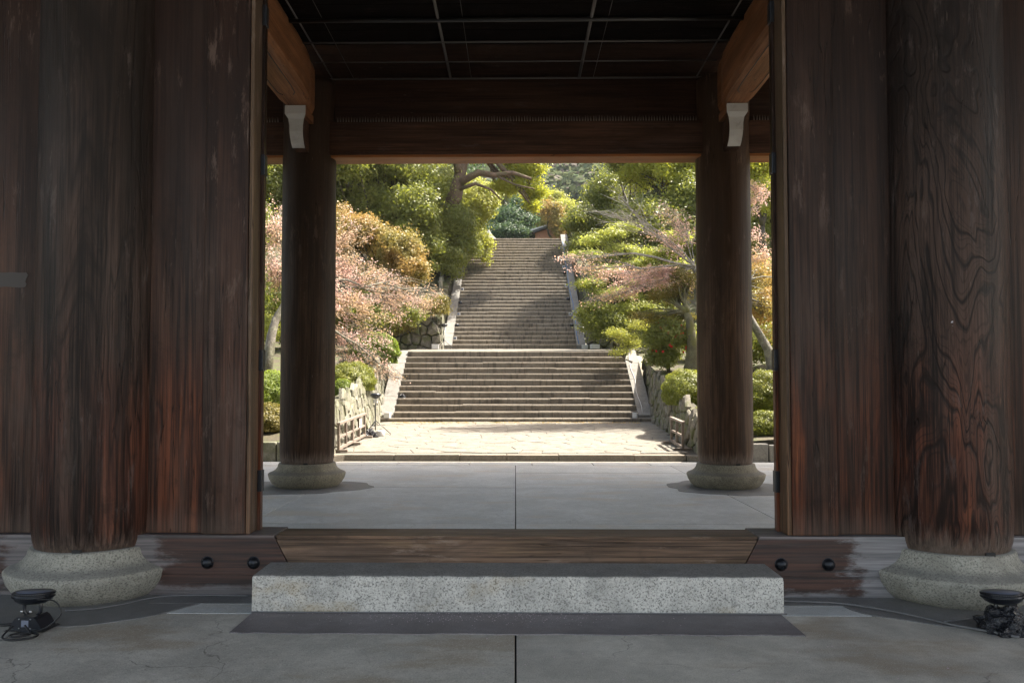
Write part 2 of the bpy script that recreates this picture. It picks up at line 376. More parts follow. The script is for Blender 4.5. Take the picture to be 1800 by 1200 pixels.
def _bag():
    s = NT('black plastic bag'); n = s.noise(s.coord((1, 1, 1)), 22., 4., .6, 1.)
    return s.fin((.012, .013, .018), .18, s.bump(n, 1., .03))
M['bag'] = _bag()
M['lamp'] = NT('black painted lamp body').fin((.010, .012, .018), .28, spec=.7)
M['steel'] = NT('bare bolt steel').fin((.45, .45, .46), .3, metal=1.)
M['badge'] = NT('grey rating plate').fin((.16, .18, .24), .4)
M['white'] = NT('white plastic').fin((.62, .62, .62), .5)
M['notice'] = NT('notice paper').fin((.75, .68, .66), .6)
M['notice_red'] = NT('notice red print').fin((.45, .05, .05), .6)
def _bw():
    s = NT('weathered barrier wood'); n = s.noise(s.coord((12, 12, 12)), 1., 4.)
    return s.fin(s.mix(n, (.13, .10, .08), (.30, .25, .21)), .8)
M['barrier'] = _bw()
def _bp():
    s = NT('white painted bracket'); n = s.noise(s.coord((9, 9, 9)), 1., 5., .7); l = s.noise(s.coord((60, 3, 3)), 1., 2.)
    return s.fin(s.mix(s.range(n, .5, .7, 0, .35), (.36, .35, .32), (.17, .155, .135)), .7)
M['bracket'] = _bp()
M['plaster'] = NT('orange plaster').fin((.50, .26, .17), .8)
M['rooftile'] = stone('grey roof tile', ((.10, .105, .11), (.17, .18, .19), (.13, .14, .15)), bump=.4)
M['petal'] = NT('fallen petals').fin((.62, .50, .56), .7)
def _net():
    s = NT('bird netting'); p = s.coord((1, 1, 1), rnd=False)
    sp = s.n('SeparateXYZ', Vector=p); fx = s.math('PINGPONG', s.math('MULTIPLY', s.math('ADD', sp.outputs[0], sp.outputs[1]), 26.), .5)
    fy = s.math('PINGPONG', s.math('MULTIPLY', s.math('SUBTRACT', sp.outputs[0], sp.outputs[1]), 26.), .5)
    m = s.math('MAXIMUM', s.math('LESS_THAN', fx, .07), s.math('LESS_THAN', fy, .07))
    s.fin((.018, .014, .012), .9, spec=.05); s.set(s.b.inputs['Alpha'], m); return s.m
M['net'] = _net()
M['bar'] = NT('painted ceiling bar').fin((.08, .073, .066), .6)
M['bar_dark'] = NT('dark ceiling pipe').fin((.012, .011, .01), .5)
M['spike'] = NT('bird spike wire').fin((.27, .23, .2), .4, metal=.5)
M['paper'] = NT('faded paper scrap').fin((.055, .05, .048), .85)
M['chalk'] = NT('flaked white sticker').fin((.36, .37, .42), .8)

# ------------------------------------------------------------------ ground, floor slabs
g = MB(); g.add([(-700, -700, -.10), (700, -700, -.10), (700, 700, -.10), (-700, 700, -.10)], [(0, 1, 2, 3)])
tag(g.build('ground', M['gravel']), 'pale gravel ground around the gate', kind='structure')

FL = MB(); FL.box(-9.6, 9.6, -4.0, 15.6, -.14, -.03)
floor = tag(FL.build('floor', M['joint']), 'grey concrete floor of slabs inside the gate', kind='structure')
def slab(name, x0, x1, y0, y1, mat, gap=.006, z1=0., c=.004):
    b = MB(); cx, cy = (x0+x1)/2, (y0+y1)/2
    b.box(x0+gap-cx, x1-gap-cx, y0+gap-cy, y1-gap-cy, -.05, 0, c)
    return b.build(name, mat, floor, (cx, cy, z1+random.uniform(-.0008, .0008)))
XS = [-9.5, -6.2, -2.95, 0, 2.95, 6.2, 9.5]
for y0, y1 in ((5.2, 7.75), (8.25, 8.63), (8.63, 11.7), (11.7, 13.7), (13.7, 14.98)):
    for i in range(6):
        slab('concrete_slab', XS[i], XS[i+1], y0, y1, M['concrete_rear'], .006)
xs = [-9.5, -8, -6.4, -5.1, -3.9, -2.6, -1.26, -.36, .37, 1.27, 2.5, 3.8, 5.2, 6.6, 8, 9.5]
for i in range(15): slab('granite_slab', xs[i], xs[i+1], 7.75, 8.25, M['granite'])
xs = [-9.5, -7.9, -6.3, -4.9, -3.6, -2.3, -.9, .32, 1.5, 2.6, 4.0, 5.3, 6.7, 8.1, 9.5]
for i in range(14): slab('edge_stone', xs[i], xs[i+1], 14.98, 15.6, M['concrete_rear'], .008, .002)
XF = [-9.5, -6.2, -3.05, 0, 3.05, 6.2, 9.5]
for y0, y1 in ((-4, -1.2), (-1.2, 2.4), (2.4, 5.2)):
    for i in range(6): slab('concrete_slab', XF[i], XF[i+1], y0, y1, M['concrete'], .0055 if y1 > 2.5 else .0045)

def blob_sheet(name, cx, cy, r, z, mat, seed, sx=1., label=None, bumps=.1, r0=None):
    rd = random.Random(seed); n = 60; ph = [rd.uniform(0, 6.28) for _ in range(5)]
    P = []
    for k in range(n):
        t = 2*math.pi*k/n
        q = r*(1+bumps*(math.sin(2*t+ph[0])*.6+math.sin(3*t+ph[1])*.4+.25*math.sin(7*t+ph[2])+.15*math.sin(13*t+ph[3])))
        P.append((q*math.cos(t)*sx, q*math.sin(t)))
    b = MB(); v = [(x, y, 0) for x, y in P]+[(x*1.012, y*1.012, -.012) for x, y in P]
    b.add(v, [tuple(range(n))]+[(i, n+i, n+(i+1) % n, (i+1) % n) for i in range(n)])
    o = b.build(name, mat, floor, (cx, cy, z)); return o
for sx, sd in ((-1, 3), (1, 8)):
    blob_sheet('mortar_patch', sx*3.2, 5.72, .92, .005, M['mortar'], sd, 1.08)
    blob_sheet('mortar_patch', sx*3.28, 11.7, .88, .005, M['mortar'], sd+1, 1.12, bumps=.16)
P = []; rdg = random.Random(2)
for k in range(90): P.append((-1.745+3.49*k/89, 4.775+rdg.uniform(-.006, .006)+.006*math.sin(k*.4)))
b = MB(); b.prism(P+[(1.745, 5.26), (-1.745, 5.26)], 'z', 0, .007)
b.build('gritty_strip', M['asphalt'], floor)
# narrow flashing band of mortar along the sill beams
for s in (-1, 1):
    b = MB(); b.box(min(s*1.8, s*2.55), max(s*1.8, s*2.55), 5.42, 5.63, 0, .006); b.build('mortar_band', M['mortar'], floor)

# ------------------------------------------------------------------ the gate
gate = empty('temple_gate', (0, 5.8, 0), 0, 'huge old dark timber temple gate with round columns framing the stone stairs', 'gate')
GY = -5.8
def gpart(mb, name, mat, loc=(0, 0, 0), parent=None):   # world coordinates in, local to the gate
    p = parent or gate
    off = (0, GY, 0) if p is gate else (0, 0, 0)
    return mb.build(name, mat, p, (loc[0]+off[0], loc[1]+off[1], loc[2]+off[2]))

def colprof(r, h):
    P = [(r*.90, .335), (r*.945, .36), (r*.975, .41), (r*.99, .48), (r, .6), (r, 1.2)]
    z = 1.6
    while z < h: P.append((r*(1-.012*(z/6)), z)); z += .5
    P.append((r*.985, h)); return P
BASE = [(.40, -.03), (.46, .0), (.515, .05), (.555, .115), (.572, .175), (.574, .192), (.560, .206), (.505, .228), (.462, .258), (.435, .295), (.425, .335), (.415, .352), (.30, .353)]
def column(x, y, r, mat, bmat, seed, h=6.85, ecc=0.):
    rd = random.Random(seed); ph = [rd.uniform(0, 6.3) for _ in range(6)]
    def wob(t, z): return 1+.004*math.sin(3*t+ph[0]+z*.7)+.003*math.sin(5*t+ph[1]-z)+.0018*math.sin(17*t+ph[2])+(ecc*math.sin(t+ph[3]))*max(0, .62-z)
    c = MB().lathe(colprof(r, h), 96, wob=wob)
    o = c.build('column', mat, gate, (x, y+GY, 0))
    b = MB().lathe([(q*(1+(r/.40-1)*.45), z) for q, z in BASE], 72, wob=lambda t, z: 1+.005*math.sin(2*t+ph[4])+.004*math.sin(5*t+ph[5]))
    b.build('base_stone', bmat, o)
    # small tenon notch under the shaft
    k = MB(); k.box(-.03+.08, .03+.08, -r*.97, -r*.5, .330, .372); k.build('notch', M['joint'], o)
    return o
c1 = column(-3.115, 5.8, .432, M['col_left'], M['granite_base'], 1)
c2 = column(3.15, 5.8, .43, M['col_right'], M['granite_base'], 2, ecc=.05)
c3 = column(-3.18, 11.9, .408, M['col_rear'], M['granite_rear'], 3, h=6.2)
c4 = column(3.18, 11.9, .408, M['col_rear'], M['granite_rear'], 4, h=6.2)
for s in (-1, 1):
    column(s*8.8, 5.8, .4, M['col_left'], M['granite_base'], 5); column(s*8.8, 11.9, .4, M['col_rear'], M['granite_rear'], 6, h=6.2)
for o, l in ((c1, 'dark grey column worn reddish at body height'), (c2, 'column with bold wavy burl grain and a pale foot')): o['label'] = l
for o, x, z, w_, h_ in ((c2, .27, 2.44, .09, .2), (c2, .02, 2.35, .05, .16)):
    pass

rdz = random.Random(4); fl = MB(); zz0 = 1.95
for k in range(26):
    th_ = -1.86+rdz.uniform(-.05, .05)*(1.3 if k < 5 else .7); z_ = 1.955-k*.0052+rdz.uniform(-.006, .006); q_ = rdz.uniform(.003, .008); P = []
    for a_ in range(5):
        t2 = th_+math.cos(a_*1.257)*q_/.43*rdz.uniform(.6, 1.8); P.append((.4305*math.cos(t2), .4305*math.sin(t2), z_+math.sin(a_*1.257)*q_*rdz.uniform(.6, 1.5)))
    fl.add(P, [(0, 1, 2, 3, 4)])
fl.build('flaked_sticker', M['chalk'], c2)
# wall planks between columns and openings (each board its own mesh)
def board(x0, x1, yf, t, z0, z1, mat='plank', c=.008):
    x0, x1 = min(x0, x1), max(x0, x1)
    b = MB(); b.box(x0+.0015, x1-.0015, yf, yf+t, z0, z1, c); return gpart(b, 'plank', M[mat])
for s, xa, xb in ((-1, 1.958, 2.28), (1, 1.985, 2.315)):
    o = board(s*xa, s*xb, 5.652, .20, .435, 6.3)
    board(s*(xb+.013), s*2.90, 5.70, .13, .435, 6.3)
    edges = [3.4, 3.98, 4.40, 4.86, 5.3, 5.7, 6.15, 6.6, 7.05, 7.5, 7.95, 8.42]
    for i in range(len(edges)-1): board(s*(edges[i]+.004), s*(edges[i+1]-.004), 5.69+.008*(i % 2), .13, .435, 6.3)
    b = MB(); b.box(-8.6 if s < 0 else 2.0, -2.0 if s < 0 else 8.6, 5.835, 5.842, .435, 6.3); gpart(b, 'backing_board', M['plank'])
    # jamb strip lining the opening, paler
    b = MB(); b.box(min(s*(xa-.03), s*(xa-.001)), max(s*(xa-.03), s*(xa-.001)), 5.662, 5.85, .435, 6.3, .004); gpart(b, 'door_jamb', M['post'])
    # door leaf folded back behind the wall
    dr = empty('door', (s*2.0, .11, .45), 0); dr.parent = gate
    ang = R(19)*s
    dr.rotation_euler = (0, 0, -ang if s > 0 else -ang)
    for k in range(4):
        b = MB(); y0 = .02+k*.49; b.box(-.045 if s < 0 else -.045, .045, y0, y0+.483, .02, 5.3, .006); b.build('door_board', M['plank'], dr)
    for zz in (.28, 1.0, 2.35, 3.6, 4.8):
        b = MB(); b.box(-.056, .056, .012, .26, zz, zz+.17, .006); b.build('hinge_plate', M['iron'], dr)
    # iron strap on the jamb's rear corner
    b = MB(); b.box(min(s*(xa-.055), s*(xa-.032)), max(s*(xa-.055), s*(xa-.032)), 5.82, 5.875, .435, 6.3, .003); gpart(b, 'edge_strip', M['plank'])
    for zz in (.72, 1.62, 3.1, 4.25):
        b = MB(); b.box(min(s*(xa-.063), s*(xa-.029)), max(s*(xa-.063), s*(xa-.029)), 5.815, 5.882, zz, zz+.16, .006); gpart(b, 'hinge_plate', M['iron'])

# faded paper scraps and stickers on the timber
def scrap(x, z, w_, h_, yf, mat='paper', rot=0):
    b = MB(); rd = random.Random(int(x*1000+z*10)); P = []
    for t0, t1, n in (((-.5, -.5), (.5, -.5), 5), ((.5, -.5), (.5, .5), 5), ((.5, .5), (-.5, .5), 5), ((-.5, .5), (-.5, -.5), 5)):
        for k in range(n):
            f = k/n; P.append(((t0[0]+(t1[0]-t0[0])*f+rd.uniform(-.07, .07))*w_, (t0[1]+(t1[1]-t0[1])*f+rd.uniform(-.05, .05))*h_))
    b.prism(P, 'y', 0, -.002); return gpart(b, 'paper_scrap', M[mat], (x, yf, z))
scrap(-3.72, 2.29, .22, .11, 5.689)


# sill beams and the removable threshold
for s in (-1, 1):
    for a, b2 in ((1.0, 1), (2, 3)): pass
    b = MB()   # upper sill beam, slanted end
    P = [(s*1.745, .432), (s*8.7, .432), (s*8.7, .152), (s*1.598, .152)]
    b.prism(P, 'y', 5.63, 5.98); gpart(b, 'sill_beam', M['sill'])
    b = MB(); b.box(min(s*1.56, s*8.7), max(s*1.56, s*8.7), 5.634, 5.975, -.02, .149, .003); gpart(b, 'sill_beam', M['sill'])
b = MB(); b.prism([(-1.735, .428), (1.735, .428), (1.588, .152), (1.55, .0), (-1.55, .0), (-1.588, .152)], 'y', 5.628, 5.96)
bmx = b.mesh('threshold'); bm = bmesh.new(); bm.from_mesh(bmx)
ed = [e for e in bm.edges if all(abs(v.co.z-.428) < .001 for v in e.verts) and abs(e.verts[0].co.y-e.verts[1].co.y) < .01]
bmesh.ops.bevel(bm, geom=ed, offset=.022, segments=4, affect='EDGES'); bm.to_mesh(bmx); bm.free()
th = link('threshold', bmx, M['threshold'], gate, (0, GY, 0))
# domed iron nail covers
for x in (-2.218, -1.885, 1.893, 2.228):
    n = MB(); prof = [(.042*math.cos(a), .042*math.sin(a)*.95) for a in [i*math.pi/2/8 for i in range(9)]]; prof[-1] = (.002, .040)
    n.lathe([(.046, -.004), (.046, .003)]+prof, 28)
    o = n.build('nail_cover', M['iron'], gate, (x, 5.628+GY, .238)); o.rotation_euler = (R(90), 0, 0)

# upper woodwork
b = MB(); b.box(-8.8, 8.8, 11.70, 12.10, 5.03, 5.53, .012); lb = gpart(b, 'tie_beam', M['beam_x'])
b = MB(); b.box(-8.8, 8.8, 11.73, 12.08, 4.99, 5.029); gpart(b, 'lit_underside', M['soffit'])  # thin added strip, its orange stands for light bounced onto the underside
b = MB(); b.box(-8.8, 8.8, 11.86, 12.12, 5.535, 6.79, .012); gpart(b, 'upper_tie_beam', M['beam_x'])
b = MB(); b.box(-8.8, 8.8, 5.66, 5.96, 4.75, 6.8, .01)
b = MB(); b.box(-1.95, 1.95, 5.67, 5.93, 5.1, 5.55, .01); gpart(b, 'lintel', M['beam_x'])
b = MB(); b.box(-1.95, 1.95, 5.72, 5.88, 5.552, 6.3, .004); gpart(b, 'frieze_board', M['plank'])
sp = MB()
for seg in ((-2.72, 2.74), (-4.9, -3.62), (3.62, 4.9)):
    x = seg[0]
    while x < seg[1]:
        for dx in (0, .012):
            h = .095+random.uniform(-.012, .012); lx = random.uniform(-.008, .008)
            sp.add([(x+dx-.005, 11.75, 5.532), (x+dx+.005, 11.75, 5.532), (x+dx, 11.757, 5.532), (x+dx+lx, 11.75, 5.532+h)], [(0, 1, 3), (1, 2, 3), (2, 0, 3)])
        x += .042
o = gpart(sp, 'bird_spikes', M['spike']); o['kind'] = 'stuff'
for s in (-1, 1):
    # curved rainbow beam from wall to rear column, shouldered at its end
    b = MB(); P = []; ys = [5.96, 6.6, 8.0, 9.4, 10.5, 10.95, 11.3, 11.5]
    zb = [5.5, 5.58, 5.61, 5.61, 5.59, 5.57, 5.56, 5.56]; hw = [.2, .245, .25, .25, .25, .23, .17, .17]
    v = []; sec = 12
    for y, z0, h_ in zip(ys, zb, hw):
        z1 = 6.34
        ring = [(-h_, z0+.10), (-h_*.82, z0+.03), (-h_*.5, z0), (h_*.5, z0), (h_*.82, z0+.03), (h_, z0+.10), (h_*1.03, z0+.4), (h_, z1-.1), (h_*.8, z1), (-h_*.8, z1), (-h_, z1-.1), (-h_*1.03, z0+.4)]
        v += [(s*3.18+q[0], y, q[1]) for q in ring]
    f = [(i*sec+k, i*sec+(k+1) % sec, (i+1)*sec+(k+1) % sec, (i+1)*sec+k) for i in range(len(ys)-1) for k in range(sec)]
    f += [tuple(range(sec))[::-1], tuple(range((len(ys)-1)*sec, len(ys)*sec))]
    b.add(v, f); rb = gpart(b, 'rainbow_beam', M['beam_y'])
    # carved groove line under the beam
    for gx in (-.13, .13):
        b = MB(); pts = [(s*3.18+gx, 7.0, 5.59), (s*3.18+gx, 9.4, 5.61), (s*3.18+gx, 10.4, 5.592), (s*3.18+gx*.9, 10.65, 5.583), (s*3.18+gx*.55, 10.72, 5.58)]
        b.tube(pts, .007, 5); b.build('carved_groove', M['joint'], rb)
    # curved bracket with a white painted face, set on the column
    x0 = s*3.18; br = empty('bracket', (x0, 11.12+GY, 0)); br.parent = gate
    prof = [(-.04, 5.56), (-.04, 5.44), (.01, 5.38), (.02, 5.29), (.02, 5.20), (.05, 5.12), (.10, 5.05), (.16, 5.00), (.45, 5.00), (.45, 5.56)]
    b = MB()
    b.prism([(.002+max(p[0], -.04), p[1]) for p in prof], 'x', -.09, .09); b.build('bracket_body', M['beam_x'], br)
    b = MB(); fp = prof[:8]; wd = [.150, .150, .112, .098, .096, .094, .093, .092]
    v = []
    for (yy, zz), h_ in zip(fp, wd): v += [(-h_, yy-.006, zz), (h_, yy-.006, zz), (-h_, yy+.004, zz), (h_, yy+.004, zz)]
    f = []
    for i in range(len(fp)-1):
        a, c = i*4, i*4+4
        f += [(a, a+1, c+1, c), (a+2, c+2, c+3, a+3), (a, c, c+2, a+2), (a+1, a+3, c+3, c+1)]
    f += [(0, 2, 3, 1), (28, 29, 31, 30)]
    b.add(v, f); b.build('painted_face', M['bracket'], br)
    b = MB(); b.box(-.149, .149, -.035, .45, 5.435, 5.555, .004); b.build('bearing_block', M['beam_y'], br)
# ceiling: dark boards, bird net and its bars
ceil = empty('ceiling', (0, 0, 0)); ceil.parent = gate; ceil.location = (0, GY, 0)
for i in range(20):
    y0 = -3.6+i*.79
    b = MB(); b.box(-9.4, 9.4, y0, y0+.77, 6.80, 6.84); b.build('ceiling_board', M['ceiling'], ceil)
b = MB(); b.add([(-2.95, 5.98, 6.27), (2.95, 5.98, 6.27), (2.95, 11.86, 6.27), (-2.95, 11.86, 6.27)], [(0, 1, 2, 3)]); b.build('bird_net', M['net'], ceil)
def bar(p0, p1, r, mat='bar'): MB().tube([p0, p1], r, 6).build('net_bar', M[mat], ceil)
for x, r in ((-1.0, .022), (.98, .022), (-2.82, .012), (2.78, .012)): bar((x, 5.98, 6.25), (x, 11.84, 6.25), r)
for x in (-2.5, -.68, 1.2): bar((x, 5.98, 6.262), (x, 11.84, 6.262), .004)
for y, r, m_ in ((9.9, .03, 'bar_dark'), (10.55, .012, 'bar'), (11.2, .009, 'bar'), (11.82, .014, 'bar'), (9.25, .012, 'bar'), (8.0, .03, 'bar_dark'), (6.8, .012, 'bar')): bar((-2.93, y, 6.235), (2.93, y, 6.235), r, m_)
# heavy roof over the gate, lower eaves; unseen front eave shortened to let light in
rf = MB(); rf.prism([(3.2, 6.86), (-1.8, 6.6), (-2.0, 6.8), (5.8, 9.2), (17.3, 7.05), (17.2, 6.85)], 'x', -12.5, 12.5)
gpart(rf, 'eave_roof', M['beam_x'])
rf = MB(); rf.prism([(1.0, 9.3), (1, 13.5), (-.5, 13.6), (5.8, 18.5), (14.2, 13.6), (10.6, 13.5), (10.6, 9.3)], 'x', -11.5, 11.5)
gpart(rf, 'upper_storey', M['beam_x'])

# ------------------------------------------------------------------ stone step in front
b = MB(); prof_ = [(0, 0), (0, .215), (.004, .229), (.012, .236), (.026, .239), (.40, .239), (.40, 0)]; NS = 240; rds = random.Random(9); v = []
chip = [0]*(NS+1)
for _ in range(26):
    c0 = rds.randint(0, NS); 
    for j in range(-2, 3):
        if 0 <= c0+j <= NS: chip[c0+j] = max(chip[c0+j], rds.uniform(.002, .007)*(1-abs(j)/3))
for i in range(NS+1):
    x = -1.752+3.517*i/NS; e = .010 if i in (0, NS) else 0; jz = .0012*math.sin(i*.31)+rds.uniform(-.0008, .0008)
    for q, (yy, zz) in enumerate(prof_):
        y2, z2 = yy, zz
        if 1 <= q <= 4: y2 += chip[i]*.8+jz+e*.4; z2 -= chip[i]*.7-jz+e*.4
        v.append((x, y2, z2))
m7 = 7; b.add(v, [(i*m7+k, i*m7+(k+1) % m7, (i+1)*m7+(k+1) % m7, (i+1)*m7+k) for i in range(NS) for k in range(m7)]+[tuple(range(m7))[::-1], tuple(range(NS*m7, NS*m7+m7))])
st = b.build('stone_step', M['granite'], None, (0, 5.205, .008))
tag(st, 'long speckled grey granite block step below the wooden threshold', 'step')

# ------------------------------------------------------------------ Voronoi stones
def vcells(Wd, H, nx, ny, jit=.8, seed=0, aspect_rows=True):
    rd = random.Random(seed); pts = []
    for j in range(-1, ny+1):
        for i in range(-1, nx+1):
            off = .5 if j % 2 else 0
            pts.append(((i+.5+off*.9+rd.uniform(-.5, .5)*jit)*Wd/nx, (j+.5+rd.uniform(-.5, .5)*jit)*H/ny))
    out = []
    rr = 3.2*max(Wd/nx, H/ny)
    for a in pts:
        if not (0 <= a[0] <= Wd and 0 <= a[1] <= H): continue
        poly = [(a[0]-rr, a[1]-rr), (a[0]+rr, a[1]-rr), (a[0]+rr, a[1]+rr), (a[0]-rr, a[1]+rr)]
        def clip(poly, nx_, ny_, d):     # keep n.p <= d
            o = []
            for i in range(len(poly)):
                p, q = poly[i], poly[(i+1) % len(poly)]
                dp, dq = nx_*p[0]+ny_*p[1]-d, nx_*q[0]+ny_*q[1]-d
                if dp <= 0: o.append(p)
                if (dp < 0) != (dq < 0) and dp != dq:
                    t = dp/(dp-dq); o.append((p[0]+(q[0]-p[0])*t, p[1]+(q[1]-p[1])*t))
            return o
        for c in pts:
            if c is a: continue
            dx, dy = c[0]-a[0], c[1]-a[1]
            if abs(dx) > 2*rr or abs(dy) > 2*rr: continue
            poly = clip(poly, dx, dy, (c[0]**2+c[1]**2-a[0]**2-a[1]**2)/2)
            if len(poly) < 3: break
        for n_ in ((-1, 0, 0), (1, 0, Wd), (0, -1, 0), (0, 1, H)):
            if len(poly) > 2: poly = clip(poly, *n_)
        if len(poly) > 2: out.append((a, poly))
    return out

def stone_mesh(poly, c, gap, bev, h, rd, fn):
    """polygon (u,v) about centre c, inset by gap; sides, bevel and a raised uneven top; fn(u,v,h)->xyz"""
    cx = sum(p[0] for p in poly)/len(poly); cy = sum(p[1] for p in poly)/len(poly)
    def ins(p, g):
        d = math.hypot(p[0]-cx, p[1]-cy); k = max(.2, (d-g)/max(d, 1e-6)); return (cx+(p[0]-cx)*k, cy+(p[1]-cy)*k)
    # drop very short edges
    q = []
    for p in poly:
        if not q or math.hypot(p[0]-q[-1][0], p[1]-q[-1][1]) > gap*2: q.append(p)
    if len(q) > 3 and math.hypot(q[0][0]-q[-1][0], q[0][1]-q[-1][1]) < gap*2: q.pop()
    if len(q) < 3: return None
    n = len(q); hh = [h*rd.uniform(.75, 1.05) for _ in q]
    v = [fn(*ins(p, gap), -.04) for p in q]+[fn(*ins(p, gap), hh[i]*.55) for i, p in enumerate(q)]+[fn(*ins(p, gap+bev), hh[i]) for i, p in enumerate(q)]
    v.append(fn(cx, cy, h*1.08))
    f = []
    for r_ in range(2):
        f += [(r_*n+i, r_*n+(i+1) % n, (r_+1)*n+(i+1) % n, (r_+1)*n+i) for i in range(n)]
    f += [(2*n+i, 2*n+(i+1) % n, 3*n) for i in range(n)]
    return v, f, fn(cx, cy, 0)

def stones(name, parent, mat, cells, gap, bev, h, fn, seed=0, keep=None, hvar=.4):
    rd = random.Random(seed); k = 0
    pw = parent.matrix_world.translation if False else Vector(parent.location)
    for a, poly in cells:
        if keep and not keep(*a): continue
        r = stone_mesh(poly, a, gap, bev, h*rd.uniform(1-hvar, 1+hvar), rd, fn)
        if not r: continue
        v, f, o = r
        mb = MB(); mb.add([(p[0]-o[0], p[1]-o[1], p[2]-o[2]) for p in v], f)
        mb.build(name, mat, parent, (o[0]-pw.x, o[1]-pw.y, o[2]-pw.z)); k += 1
    return k

# ------------------------------------------------------------------ pavement up to the stairs
def wx(Y): return 3.86+.071*(Y-16.4) if Y < 25 else (4.47 if Y < 33.4 else 3.14)
def pz(Y): return .06+.039*(Y-16.6)
pv = MB(); pv.add([(-wx(16.9), 16.85, pz(16.85)-.012), (wx(16.9), 16.85, pz(16.85)-.012), (4.47, 25.1, pz(25.1)-.012), (-4.47, 25.1, pz(25.1)-.012)], [(0, 1, 2, 3)])
pave = tag(pv.build('pavement', M['flag_bed']), 'sunlit flagstone pavement sloping up to the stairs', kind='structure')
cells = vcells(8.9, 8.15, 12, 16, .95, 5)
stones('flagstone', pave, M['flag'], cells, .011, .014, .014, lambda u, v, h: (u-4.45, 16.93+v, pz(16.93+v)-.012+h), 5,
       keep=lambda u, v: abs(u-4.45) < wx(16.93+v)-.1)
x = -3.95
while x < 3.55:
    L = random.uniform(.85, 1.7); x1 = min(x+L, 3.62)
    b = MB(); b.box(x+.004, x1-.004, 16.6, 16.92, -.12, pz(16.6)+random.uniform(-.004, .006), .018); b.build('kerb_stone', M['kerb'], pave); x = x1
for s in (-1, 1):   # slanting end stones and gutter stones
    b = MB(); b.prism([(s*3.63, 16.6), (s*3.98, 16.3), (s*4.1, 16.4), (s*3.9, 16.95), (s*3.63, 16.95)], 'z', -.12, .05); b.build('kerb_stone', M['kerb'], pave)
gs = MB(); gs.box(-9, 9, 15.62, 16.6, -.11, -.075); gut = tag(gs.build('path', M['flag']), 'pale strip of ground between the gate floor and kerb', kind='structure')

# ------------------------------------------------------------------ stairs
def step_mesh(dep, h, ch):
    mb = MB(); P = [(0, 0), (0, h-ch), (ch*.35, h-ch*.3), (ch, h), (dep, h+.004), (dep, 0)]
    mb.prism([(p[0], p[1]-h) for p in P], 'x', 0, 1); return mb.mesh('step_stone')
def flight(base, y0, z0, n, run, rise, xl, xr, mat, minL, maxL, seed, ch=.045):
    rd = random.Random(seed); me = step_mesh(run+.05, rise+.03, ch); me.materials.append(mat)
    for i in range(n):
        Y = y0+run*i; z = z0+rise*(i+1); x = xl-rd.uniform(0, .3) if False else xl
        dy = rd.uniform(-.012, .012); dz0 = rd.uniform(-.008, .008)
        while x < xr-.02:
            L = rd.uniform(minL, maxL); x1 = x+L
            if xr-x1 < minL*.5: x1 = xr
            o = bpy.data.objects.new('step_stone', me); COL.objects.link(o); o.parent = base
            o.location = (x+.004, Y+dy+rd.uniform(-.01, .01), z+dz0+rd.uniform(-.009, .009)); o.scale = (x1-x-.008, 1, 1)
            o.rotation_euler = (rd.uniform(-.008, .03), rd.uniform(-.004, .004)*1.5/max(L, 1), rd.uniform(-.004, .004)); x = x1
Y1, RUN1, RISE1 = 25.3, .32, .2095
core = MB(); P = [(24.98, .2), (24.98, .44), (Y1+.02, .46)]
core.prism([(24.97+.05, 0), (24.97+.05, .40), (Y1+.04, .45), (28.6, 2.64), (28.9, 2.72), (34.1, 3.09), (34.1, 0)], 'x', -4.4, 4.4)
lower = tag(core.build('stairs', M['flag_bed']), 'lower flight of wide worn brown stone steps', kind='structure')
flight(lower, 24.98, .377, 1, .34, .12, -4.47, 4.47, M['step'], 1.4, 2.8, 3)
flight(lower, Y1, .497, 11, RUN1, RISE1, -3.95, 3.95, M['step'], 1.2, 3.2, 4)
# ramps beside the lower flight
for s in (-1, 1):
    for k in range(4):
        ya, yb = Y1-.05+k*.9, Y1-.05+(k+1)*.9-.012
        def rz(y): return .50+.655*(y-Y1)+.13
        if k == 3: yb = 28.86
        b = MB(); P = [(ya, rz(ya)-.5), (ya, rz(ya)), (yb, min(rz(yb), 2.86)), (yb, rz(ya)-.5)]
        b.prism(P, 'x', min(s*3.96, s*4.42), max(s*3.96, s*4.42)); b.build('ramp_stone', M['ramp'], lower)
# landing
Y2, RUN2, RISE2 = 34.0, .354, .2125
lz = lambda Y: 2.805+(3.16-2.805)*(Y-28.82)/(34.0-28.82)
cells = vcells(8.9, 5.2, 11, 9, .9, 9)
stones('flagstone', lower, M['flag'], cells, .008, .012, .012, lambda u, v, h: (u-4.45, 28.84+v, lz(28.84+v)-.012+h), 9)
lb_ = MB(); lb_.add([(-4.46, 28.82, 2.79), (4.46, 28.82, 2.79), (4.46, 34.1, 3.15), (-4.46, 34.1, 3.15)], [(0, 1, 2, 3)])
tag(lb_.build('path', M['flag_bed']), 'pale landing between the two flights of stairs', kind='structure')
core = MB(); core.prism([(Y2+.05, 2.9), (Y2+.05, 3.15), (Y2+RUN2*32.5, 3.14+RISE2*32.3), (60, 10.12), (60, 2.9)], 'x', -2.75, 2.63)
upper = tag(core.build('stairs', M['flag_bed']), 'upper long steep flight of stone steps climbing into the trees', kind='structure')
flight(upper, Y2, 3.16, 33, RUN2, RISE2, -2.77, 2.66, M['step_up'], 1.1, 2.4, 6, ch=.05)
for s, xa, xb in ((-1, -3.16, -2.78), (1, 2.67, 3.06)):
    for k in range(12):
        ya, yb = Y2-.1+k*1.0, Y2-.1+(k+1)*1.0-.012
        rz2 = lambda y: 3.16+.6*(y-Y2)+.22
        b = MB(); b.prism([(ya, rz2(ya)-.8), (ya, rz2(ya)), (yb, rz2(yb)), (yb, rz2(ya)-.8)], 'x', xa, xb); b.build('ramp_stone', M['ramp'], upper)

